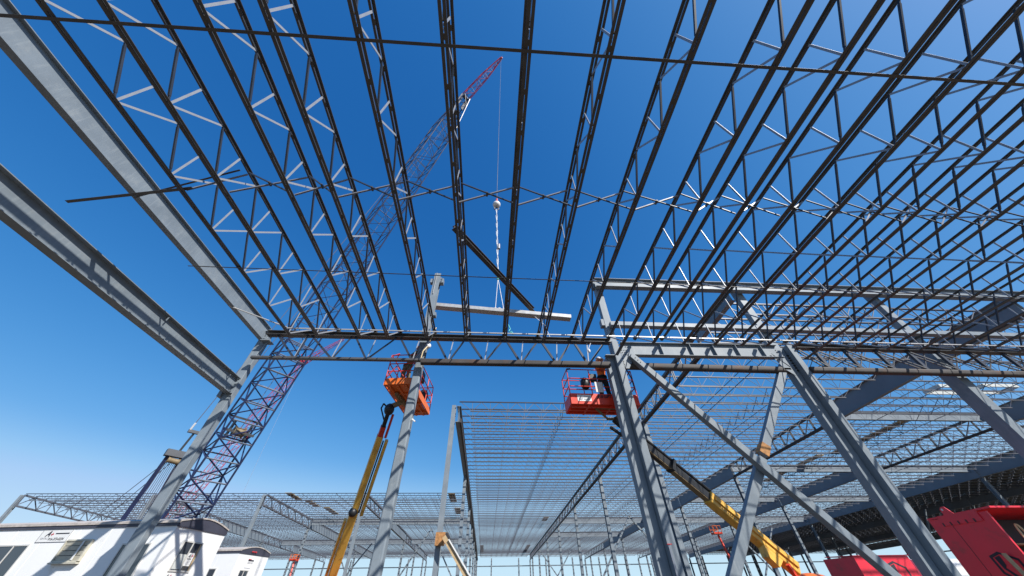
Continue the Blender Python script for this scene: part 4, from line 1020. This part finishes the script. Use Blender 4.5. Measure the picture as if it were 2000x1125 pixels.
# left lift (basket seen from below)
r1 = root('boom_lift', (-6.2, 17.4, 0), 'boom lift with orange basket behind the tall column and long yellow boom', 'boom lift')
W1, zf1, zs1 = basket(r1, (-3.48, 13.12), R(84), 2.92, 1.06, 7.52, 0.26, 1.05, ORANGE, LRED)
b = MB(); b.poly([W1(-1.466, -0.3, 7.58), W1(-1.466, 0.25, 7.58), W1(-1.466, 0.25, 7.74), W1(-1.466, -0.3, 7.74)], 0.006, W1(-1, 0, 0) - W1(0, 0, 0)); b.done('decal_plate', OFFW, r1)
b = MB(); b.path([W1(-1.46, .53, 7.8), W1(-1.5, .2, 8.3), W1(-1.46, -.2, 7.8), W1(-1.46, -.53, 8.5)], 0.02, 6); b.path([W1(-1.46, .5, 8.8), W1(-1.3, .3, 9.0), W1(-1.1, .5, 8.8)], 0.02, 6); b.done('rail', LRED, r1)
b = MB(); b.sphere(W1(0.9, -0.3, 8.15), 0.22, None, 12, 8, (1, 1, 1.4)); b.done('tool_bag', BLACK, r1)
jt = Vector((-4.12, 13.0, 7.1)); jb = Vector((-6.05, 17.3, 2.0))
def lp(t): return jt.lerp(jb, t)
b = MB(); b.bar(W1(-0.9, 0.2, 7.42), W1(0.5, 0.1, 7.42), 0.12, 0.10); b.bar(W1(-0.2, 0.1, 7.42), jt + Vector((0, 0, .1)), 0.14, 0.16); b.done('basket_mount', TAN, r1)
b = MB(); b.sphere(jt + Vector((0, 0, .0)), 0.2, None, 12, 8, (1, 1, 1.2)); b.path([jt, jt + Vector((-.25, -.1, .2)), jt + Vector((-.3, -.1, .0)), lp(.08)], 0.03, 6); b.done('rotator', BLACK, r1)
b = MB(); b.sweep(lp(0.02), lp(0.10), prof_round(0.15, 0.2, 0.03), (0, 0, 1)); b.done('jib_link', BLACK, r1)
b = MB(); b.sweep(lp(0.10), lp(0.158), prof_round(0.20, 0.26, 0.03), (0, 0, 1)); b.done('tip_section', LRED, r1)
b = MB(); b.tube(lp(0.03) + Vector((.22, 0, 0)), lp(0.16) + Vector((.22, 0, -.05)), 0.05, 8); b.done('leveling_cylinder', LRED, r1)
b = MB(); b.sweep(lp(0.155), lp(0.60), prof_round(0.24, 0.30, 0.03), (0, 0, 1)); b.done('inner_boom', YEL, r1)
b = MB(); b.sweep(lp(0.18) + Vector((.30, 0.05, 0)), lp(0.61) + Vector((.30, 0.05, 0)), prof_round(0.12, 0.20, 0.03), (0, 0, 1)); b.done('hose_track', YEL, r1)
b = MB()
for k in range(34):
    t = 0.19 + k*0.0122; b.bar(lp(t) + Vector((.21, -.06, .0)), lp(t + 0.007) + Vector((.21, -.06, .0)), 0.05, 0.10)
b.done('hose_chain', BLACK, r1)
b = MB(); b.sweep(lp(0.59), lp(1.02), prof_round(0.30, 0.36, 0.03), (0, 0, 1)); b.done('outer_boom', YEL, r1)
b = MB(); b.sphere(lp(.60) + Vector((.02, -.2, -.02)), 0.16, None, 10, 8); b.done('boom_collar', BLACK, r1)
b = MB(); b.sweep(lp(0.64) + Vector((-.22, -.05, .0)), lp(0.98) + Vector((-.22, -.05, 0)), prof_round(0.10, 0.16, 0.03), (0, 0, 1)); b.done('lift_cylinder', YEL, r1)
b = MB(); b.box((-7.6, 16.7, 1.25), (-5.2, 18.9, 1.95)); b.done('turret', ORANGE, r1)
b = MB(); b.box((-7.9, 16.4, 0.55), (-4.9, 19.1, 1.2)); b.done('chassis', ORANGE, r1)
for x in (-7.5, -5.3):
    for y in (16.1, 19.4):
        w_ = MB(); w_.lathe((x, y - 0.2, 0.5), (x, y + 0.2, 0.5), [(0, .4), (.1, .5), (.9, .5), (1, .4)], 20); wo_ = w_.done('wheel', BLACK, r1)
        h_ = MB(); h_.lathe((x, y - 0.23, 0.5), (x, y + 0.23, 0.5), [(0, .22), (1, .22)], 14); h_.done('hub', ORANGE, wo_)
# distant lifts
def far_lift(x, y, z, bx, by, lb, q=1.0):
    r_ = root('boom_lift', (bx, by, 0), lb, 'boom lift')
    b = MB(); b.box((x - .8*q, y - .45, z), (x + .8*q, y + .45, z + .25)); b.done('basket_floor', LRED, r_)
    b = MB()
    for zz in (0.75*q, 1.3*q):
        for dy in (-.45, .45): b.bar((x - .8*q, y + dy, z + zz), (x + .8*q, y + dy, z + zz), 0.05, 0.05)
    for dx in (-.8*q, 0, .8*q):
        for dy in (-.45, .45): b.bar((x + dx, y + dy, z), (x + dx, y + dy, z + 1.3*q), 0.05, 0.05)
    b.done('rails', ORANGE, r_)
    b = MB(); b.bar((x + .1, y, z - .1), ((x + bx)/2, (y + by)/2, z*0.55), 0.2, 0.25); b.done('inner_boom', LRED, r_)
    b = MB(); b.bar(((x + bx)/2, (y + by)/2, z*0.55), (bx, by, 1.5), 0.42, 0.45); b.done('outer_boom', ORANGE, r_)
    b = MB(); b.box((bx - 1.3, by - 1.1, 0.4), (bx + 1.3, by + 1.1, 1.5)); b.done('chassis', ORANGE, r_)
    for dx in (-.9, .9):
        for dy in (-1.2, 1.2): MB().lathe((bx + dx, by + dy - .15, .45), (bx + dx, by + dy + .15, .45), [(0, .45), (1, .45)], 14).done('wheel', BLACK, r_)
    return r_
far_lift(35.6, 60.0, 8.0, 36.2, 58.5, 'distant red boom lift standing under the far roof between the braces', 0.8)
far_lift(-27.6, 62.0, 5.6, -26.2, 60.0, 'distant orange boom lift left of the yellow boom', 0.55)

# ------------------------------------------------------------------ fall arrester by tall column
rf = root('fall_arrester', (-2.62, 11.05, 9.15), 'white self retracting lifeline hanging beside the tall column above the left basket', 'fall arrester')
b = MB(); b.sphere((-2.60, 11.0, 8.86), 0.115, None, 14, 10, (1, .8, 1)); b.done('housing', HELM, rf)
b = MB(); b.path([Vector((-2.40, 10.9, 9.7)), Vector((-2.42, 10.8, 9.4)), Vector((-2.58, 10.95, 8.95))], 0.017, 6); b.done('upper_strap', YROPE, rf)
b = MB(); b.path([Vector((-2.62, 10.95, 8.8)), Vector((-2.70, 10.75, 8.45)), Vector((-2.72, 10.75, 8.15))], 0.022, 6); b.done('lower_strap', YROPE, rf)
b = MB(); b.sphere((3.83, 10.7, 8.6), 0.06, None, 10, 8, (1, 1, 1.6)); b.tube((3.83, 10.7, 8.7), (3.98, 10.75, 9.0), 0.012, 5); b.thing('fall_arrester', 'small white clip hanging from the truss left of the helmeted worker', 'fall arrester', HELM)

# ------------------------------------------------------------------ trailers
def trailer(P, ang, L, Wd, zf, zb, label, detail):
    u = Vector((-math.cos(ang), math.sin(ang), 0)); v = Vector((math.sin(ang), math.cos(ang), 0)); P = Vector((P[0], P[1], 0)); k = Vector((0, 0, 1))
    r = root('site_trailer', P + u*L/2 + v*Wd/2, label, 'office trailer')
    def Q(a, c, z): return P + u*a + v*c + k*z
    def panel(nm, a0, a1, c0, c1, z0, z1, m):
        b = MB(); 
        pts = [Q(a0, c0, z0), Q(a1, c0, z0), Q(a1, c1, z0), Q(a0, c1, z0)]
        b.poly(pts, z1 - z0, (0, 0, 1)); return b.done(nm, m, r)
    panel('body', 0, L, 0, Wd, zb, zf, WHITE)
    # seams
    a = 1.22
    while a < L:
        panel('wall_seam', a - 0.006, a + 0.006, -0.006, 0, zb, zf - 0.01, GREYINK if False else OFFW); a += 1.22
    panel('fascia', -0.03, L + .03, -0.035, 0.0, zf, zf + 0.085, FASC)
    panel('roof_edge', -0.05, L + .05, -0.06, 0.0, zf + 0.087, zf + 0.16, ROOFE)
    # curved end fascia and roof
    n = 10
    def arc(c): t = c/Wd; return zf + 0.16 + 0.20*math.sin(PI*t)
    pts = [Q(-0.035, -0.03, zf - 0.02), Q(-0.035, Wd + .03, zf - 0.02)] + [Q(-0.035, Wd*(1 - i/n), arc(Wd*(1 - i/n)) - .03) for i in range(n + 1)]
    b = MB(); b.poly(pts, 0.034, u); b.done('end_fascia', FASC, r)
    b = MB()
    for i in range(n):
        c0, c1 = Wd*i/n, Wd*(i+1)/n
        b.poly([Q(-0.06, c0, arc(c0) - .03), Q(-0.06, c1, arc(c1) - .03), Q(-0.06, c1, arc(c1) + .015), Q(-0.06, c0, arc(c0) + .015)], L + .12, u)
    b.done('roof', ROOFE, r)
    panel('floor_frame', 0.05, L - .05, 0.1, Wd - .1, zb - 0.35, zb - 0.002, CRANEG)
    for a in (1.0, L/2, L - 1.0):
        for c in (0.3, Wd - 0.5): panel('pier_block', a, a + 0.4, c, c + 0.3, 0, zb - 0.352, ROOFE)
    def window(a0, a1, z0, z1, face='long', blind=None):
        if face == 'long': F = lambda a, z, o: Q(a, -o, z); nrm = -v
        else: F = lambda a, z, o: Q(-o, a, z); nrm = -u
        b = MB(); t = 0.045
        for s0, s1 in (((a0 - t/2, z0), (a0 - t/2, z1)), ((a1 + t/2, z0), (a1 + t/2, z1))): b.bar(F(s0[0], s0[1] - t, 0.012), F(s1[0], s1[1] + t, 0.012), t, 0.03, nrm)
        for zz in (z0 - t/2, z1 + t/2): b.bar(F(a0 + .001, zz, 0.012), F(a1 - .001, zz, 0.012), t, 0.028, nrm)
        fr = b.done('window', ALU, r)
        am = (a0 + a1)/2
        b = MB(); b.bar(F(am, z0, 0.016), F(am, z1, 0.016), 0.035, 0.022, nrm); b.done('mullion', ALU, fr)
        for p0, p1 in ((a0, am - .018), (am + .018, a1)):
            b = MB(); b.poly([F(p0, z0, 0.003), F(p1, z0, 0.003), F(p1, z1, 0.003), F(p0, z1, 0.003)], 0.004, nrm); b.done('pane', GLASS, fr)
        return F, nrm, fr
    detail(Q, u, v, r, window, panel)
    return r
def det1(Q, u, v, r, window, panel):
    F, nrm, w = window(5.22, 6.3, 2.2, 3.12)
    b = MB(); b.poly([F(5.77, 2.2, .009), F(6.28, 2.2, .009), F(6.28, 2.55, .009), F(5.77, 2.55, .009)], 0.003, nrm)
    window(0.62, 1.62, 2.15, 3.08)
    # louvred grille
    b = MB()
    for a in (2.84, 3.78): b.bar(Q(a, -0.05, 2.66), Q(a, -0.05, 3.24), 0.05, 0.1, -v)
    for z in (2.66, 3.24): b.bar(Q(2.868, -0.05, z), Q(3.752, -0.05, z), 0.05, 0.1, -v)
    gr = b.done('louvre_grille', BEIGE, r)
    for k in range(4):
        z = 2.69 + k*0.135; b = MB(); b.bar(Q(2.87, -0.06, z + .06), Q(3.75, -0.06, z + .06), 0.012, 0.118, -v*0.25 + Vector((0, 0, 1.0))); b.done('slat', BEIGE, gr)
    b = MB(); b.bar(Q(3.08, -0.112, 2.69), Q(3.08, -0.112, 3.21), 0.06, 0.01, -v); b.done('upright', OFFW, gr)
    b = MB(); b.poly([Q(2.87, -0.01, 2.69), Q(3.75, -0.01, 2.69), Q(3.75, -0.01, 3.21), Q(2.87, -0.01, 3.21)], 0.005, -v); b.done('backing', CRANEG, gr)
    panel('grille_sill', 2.8, 3.82, -0.14, 0.0, 2.59, 2.63, BEIGE)
    # sign board
    sg = panel('sign_board', 3.92, 5.08, -0.012, 0.0, 3.21, 3.6 - .025, OFFW)
    b = MB()
    for z in (3.213, 3.57): b.bar(Q(3.925, -0.014, z), Q(5.075, -0.014, z), 0.008, 0.006, -v)
    for a in (3.925, 5.075): b.bar(Q(a, -0.014, 3.217), Q(a, -0.014, 3.566), 0.008, 0.006, -v)
    b.done('sign_border', INK, sg)
    xd = -u; nr = -v
    text_mesh('sign_letter', 'A', 0.22, Q(4.86, -0.0155, 3.385), xd, nr, INK, sg, 0.008, 0.35)
    b = MB(); b.bar(Q(4.68, -0.016, 3.44), Q(4.58, -0.016, 3.44), 0.022, 0.004, nr); b.bar(Q(4.635, -0.016, 3.395), Q(4.62, -0.016, 3.485), 0.022, 0.004, nr); b.done('sign_plus', REDINK, sg)
    b = MB(); b.bar(Q(4.52, -0.016, 3.46), Q(3.99, -0.016, 3.46), 0.03, 0.004, nr); b.done('sign_rule', INK, sg)
    text_mesh('sign_letters', 'RENTALS', 0.075, Q(4.98, -0.0155, 3.30), xd, nr, GREYINK, sg, 0.001)
    text_mesh('sign_numbers', '916-373-0234', 0.105, Q(4.66, -0.0155, 3.265), xd, nr, INK, sg, 0.001, 0.1)
    # end window with posted sign
    F, nrm, w = window(0.66, 1.50, 2.42, 3.2, 'end')
    panel_ = MB(); panel_.poly([F(0.69, 2.45, .009), F(1.05, 2.45, .009), F(1.05, 2.86, .009), F(0.69, 2.86, .009)], 0.003, nrm); panel_.done('blind', BLIND, w)
    b = MB(); b.poly([F(1.12, 2.55, .010), F(1.40, 2.55, .010), F(1.40, 2.92, .010), F(1.12, 2.92, .010)], 0.003, nrm); b.done('posted_sign', OFFW, w)
    b = MB(); b.poly([F(1.43, 2.43, .010), F(1.49, 2.43, .010), F(1.49, 3.18, .010), F(1.43, 3.18, .010)], 0.003, nrm); b.done('timber_edge', WOOD, w)
    text_mesh('sign_letter', 'A', 0.13, F(1.15, 2.79, .0145), v, nrm, INK, w, 0.005, 0.3)
    b = MB(); b.bar(F(1.28, 2.84, .016), F(1.37, 2.84, .016), 0.02, 0.004, nrm); b.bar(F(1.325, 2.795, .016), F(1.325, 2.885, .016), 0.02, 0.004, nrm); b.done('sign_plus', REDINK, w)
    text_mesh('sign_letters', 'RENTALS', 0.05, F(1.14, 2.73, .0145), v, nrm, INK, w, 0.001)
    b = MB()
    for z in (2.69, 2.65, 2.61): b.bar(F(1.15, z, .0145), F(1.36, z, .0145), 0.012, 0.003, nrm)
    b.done('sign_small_print', GREYINK, w)
    b = MB(); b.poly([Q(-0.005, 0.60, 2.18), Q(-0.005, 1.2, 2.18), Q(-0.005, 1.2, 2.34), Q(-0.005, 0.6, 2.34)], 0.004, -u); s2 = b.done('end_sign', OFFW, r)
    text_mesh('sign_letter', 'A', 0.13, Q(-0.012, 0.66, 2.21), v, -u, INK, s2, 0.005, 0.3)
    b = MB(); b.bar(Q(-.012, 0.80, 2.26), Q(-.012, 0.88, 2.26), 0.02, 0.004, -u); b.bar(Q(-.012, 0.84, 2.22), Q(-.012, 0.84, 2.30), 0.02, 0.004, -u); b.done('sign_plus', REDINK, s2)
trailer((-11.25, 15.08), R(7), 11.0, 2.45, 3.60, 0.95, 'long white office trailer with dark fascia and A plus sign at lower left', det1)
def det2(Q, u, v, r, window, panel):
    window(1.0, 1.8, 2.3, 2.9)
    F, nrm, w = window(0.6, 1.3, 2.2, 2.85, 'end')
    b = MB(); b.bar(Q(-.006, 0.95, 3.32), Q(-.006, 1.45, 3.32), 0.06, 0.006, -u); b.done('sign_bar', INK, r)
    b = MB(); b.bar(Q(-.006, 0.95, 3.37), Q(-.006, 1.2, 3.37), 0.03, 0.007, -u); b.done('sign_bar', REDINK, r)
    text_mesh('sign_letters', 'RENTALS', 0.12, Q(-.008, 0.95, 3.18), v, -u, GREYINK, r, 0.002)
    text_mesh('sign_letters', 'OFFICE', 0.10, Q(-.008, 1.0, 3.05), v, -u, GREYINK, r, 0.002) if False else None
    b = MB(); b.bar(Q(-.006, 0.85, 2.98), Q(-.006, 1.35, 2.98), 0.03, 0.006, -u); b.done('sign_bar', GREYINK, r)
    b = MB()
    for q in range(3): b.sphere(Q(-0.08, 0.92 + q*0.16, 3.70), 0.045, None, 8, 6)
    b.done('marker_light', REDINK, r)
trailer((-14.2, 24.8), R(7), 3.2, 2.7, 3.60, 0.95, 'smaller white trailer end standing behind the long trailer', det2)
# ------------------------------------------------------------------ red containers
def hexmark(b, O, ux, uz, nrm, s):
    def P(x, z): return O + ux*x*s + uz*z*s + nrm*0.006
    out = [(-1.0, .75), (-.15, 1.0), (1.0, .45), (1.0, -.75), (.6, -.95)]
    inn = [(-.82, .62), (-.12, .82), (.82, .34), (.82, -.62), (.5, -.8)]
    for a, c, e, f in zip(out[:-1], out[1:], inn[1:], inn[:-1]): b.poly([P(*a), P(*c), P(*e), P(*f)], 0.003, nrm)
    b.poly([P(-1, .75), P(-.82, .62), P(-.75, -.35), P(-.1, -.95), P(-.2, -1.05), P(-.95, -.45)], 0.003, nrm)
    b.poly([P(-.68, .62), P(-.2, .74), P(-.25, .1), P(-.42, -.1), P(-.05, -.55), P(.55, -.95), P(.35, -1.0), P(-.2, -.72), P(-.6, -.15)], 0.003, nrm)
rr = root('red_container', (18.2, 13.0, 0), 'big red steel tool container with open front and black emblem, lower right corner', 'container')
zt = 3.40; X0 = 16.4
b = MB(); b.box((X0, 11.7, 0.9), (X0 + 0.06, 13.6, zt)); b.done('side_wall', RED, rr)
b = MB(); b.box((X0 + 0.062, 13.54, 0.9), (22.4, 13.6, zt)); b.done('back_wall', CRANEG, rr)  # dark colour put in for the shade inside the open red container
b = MB(); b.box((22.34, 11.7, 0.9), (22.4, 13.538, zt)); b.done('side_wall', RED, rr)
b = MB(); b.box((X0, 11.7, 0.84), (22.4, 13.6, 0.898)); b.done('floor', RED, rr)
b = MB(); b.poly([(X0 - .02, 11.5, zt + .06), (22.4, 11.5, zt + .06), (22.4, 13.6, zt + .003), (X0 - .02, 13.6, zt + .003)], 0.05, (0, 0, 1)); b.done('lid', RED, rr)
b = MB(); b.box((X0 + .07, 11.72, 2.0), (22.3, 11.76, 0.95)) if False else b.bar((X0 + .07, 11.75, 1.3), (22.3, 11.75, 1.3), 0.05, 0.8); b.done('lower_front_panel', RED, rr)
b = MB(); b.box((X0 - 0.035, 11.95, 3.18), (X0 - .001, 13.2, 3.47)); b.done('hinge_plate', RED, rr)
b = MB()
for k in range(5): b.box((X0 - 0.045, 12.15 + k*0.25, 3.17), (X0 - .036, 12.19 + k*0.25, 3.27))
b.done('hinge_slot', BLACK, rr)
b = MB(); b.box((X0 - 0.006, 12.95, 0.95), (X0 - .001, 12.962, 3.16)); b.done('panel_seam', BLACK, rr)
b = MB(); b.poly([(X0 - .03, 12.60, 3.45), (X0 - .03, 12.95, 3.45), (X0 - .03, 12.95, 3.63), (X0 - .03, 12.87, 3.70), (X0 - .03, 12.77, 3.70)], 0.03, (1, 0, 0)); b.done('lifting_lug', RED, rr)
b = MB(); b.lathe((X0 - .035, 12.87, 3.62), (X0 - .028, 12.87, 3.62), [(0, .035), (1, .035)], 12); b.done('lug_hole', OFFW, rr)
b = MB(); hexmark(b, Vector((X0 - .001, 12.25, 2.05)), Vector((0, -1, 0)), Vector((0, 0, 1)), Vector((-1, 0, 0)), 0.36); b.done('emblem', INK, rr)
b = MB(); b.box((X0 - .008, 12.12, 1.92), (X0 - .001, 12.2, 2.1)); b.done('emblem_mark', RED, rr)
b = MB(); b.bar((X0 - .1, 12.1, 2.35), (X0 - .25, 11.75, 0.9), 0.10, 0.05); b.done('timber_strip', WOOD, rr)
for z in (1.9, 2.6):
    b = MB(); b.box((X0 + 0.1, 12.7, z), (22.3, 13.5, z + .05)); b.done('shelf', WOOD, rr)
b = MB()
for q in range(5):
    c = Vector((17.6 + q*0.03, 12.1, 2.75)); pts = [c + Vector((0.10*math.cos(a), 0.05*q/4, 0.35*math.sin(a))) for a in [R(x) for x in range(0, 375, 20)]]
    b.path(pts, 0.018, 5)
b.done('coiled_yellow_cable', YROPE, rr)
b = MB(); b.box((17.9, 12.75, 1.96), (18.7, 13.3, 2.25)); b.box((18.9, 12.75, 1.96), (19.5, 13.3, 2.15)); b.done('tool_case', WOOD, rr)
b = MB(); b.sphere((18.3, 12.9, 2.36), 0.14, None, 12, 8, (1.2, 1, .7)); b.done('hard_hat', HELM, rr)
for x in (16.6, 19.3, 22.0): MB().box((x, 11.8, 0), (x + .3, 13.5, 0.838)).done('support_block', ROOFE, rr)
b2r = root('red_container', (23.9, 24.9, 0), 'smaller red steel container with emblem behind the long diagonal brace', 'container')
b = MB(); b.box((22.1, 23.8, 0.6), (25.6, 26.2, 3.02)); b.done('body', RED, b2r)
b = MB(); b.poly([(22.05, 23.75, 3.03), (25.65, 23.75, 3.03), (25.4, 26.2, 3.12), (22.3, 26.2, 3.12)], 0.04, (0, 0, 1)); b.done('lid', RED, b2r)
b = MB(); hexmark(b, Vector((24.5, 23.80, 2.25)), Vector((1, 0, 0)), Vector((0, 0, 1)), Vector((0, -1, 0)), 0.55); b.done('emblem', INK, b2r)
for x in (22.3, 25.1): MB().box((x, 23.9, 0), (x + .3, 26.1, 0.598)).done('support_block', ROOFE, b2r)
bw = root('white_container', (27.6, 25.0, 0), 'white container standing beside the smaller red one behind the braced column', 'container')
b = MB(); b.sweep((26.3, 25.2, 1.75), (29.4, 25.2, 1.75), prof_round(2.2, 2.3, 0.35, 3), (0, 0, 1)); b.done('shell', WHITE, bw)
b = MB(); b.box((26.3, 24.2, 0), (29.3, 26.2, 0.58)); b.done('skid', CRANEG, bw)

# ------------------------------------------------------------------ white curbs standing on the right roof
for i, (x0, x1, y, lb) in enumerate(((35.6, 38.6, 21.6, 'white curb frame on the roof left of the far right column'), (39.2, 42.2, 21.4, 'white curb frame on the roof right of the far right column'))):
    z = rz(y) + 0.02; r_ = root('roof_curb', ((x0+x1)/2, y, z), lb, 'roof curb', 'white curb frames on the roof')
    for a, c in (((x0, y), (x1, y)), ((x0, y + 1.2), (x1, y + 1.2)), ((x0, y + 0.07), (x0, y + 1.13)), ((x1, y + 0.07), (x1, y + 1.13))):
        b = MB(); b.bar((a[0], a[1], z + .16), (c[0], c[1], z + .16), 0.10, 0.26); b.done('curb_side', BLIND, r_)

# ------------------------------------------------------------------ bolts and clip angles on the near joints
def boltrow(parent, pts, nrm, r=0.018):
    nrm = Vector(nrm).normalized()
    for p in pts:
        MB().lathe(Vector(p), Vector(p) + nrm*0.022, [(0, r), (1, r)], 6).done('bolt', CRANEG, parent)
boltrow(rc, [(5.36 + 0.09*k, 11.046, 8.9 - 0.11*j) for k in range(3) for j in range(3)], (0, -1, 0))
boltrow(rd, [(12.05 + 0.09*k, 11.096, 8.78 - 0.11*j) for k in range(3) for j in range(2)], (0, -1, 0))
boltrow(rg, [(12.30, 11.165, 8.85 + 0.1*k) for k in range(4)], (0, -1, 0)); boltrow(rg, [(5.62, 11.165, 8.85 + 0.1*k) for k in range(4)], (0, -1, 0))
boltrow(r1, [tuple(p0.lerp(p1, 0.02 + 0.012*k) + Vector((0, -0.122, 0))) for k in range(3)], (0, -1, 0))
boltrow(rb, [(-2.72 + 0.0, 11.26 + 0.08*k, 8.2 - 0.1*j) for k in range(2) for j in range(2)], (1, 0, 0))
boltrow(ra, [(-9.3 + 0.09*k, 11.195, 7.3 - 0.12*j) for k in range(2) for j in range(4)], (0, -1, 0))
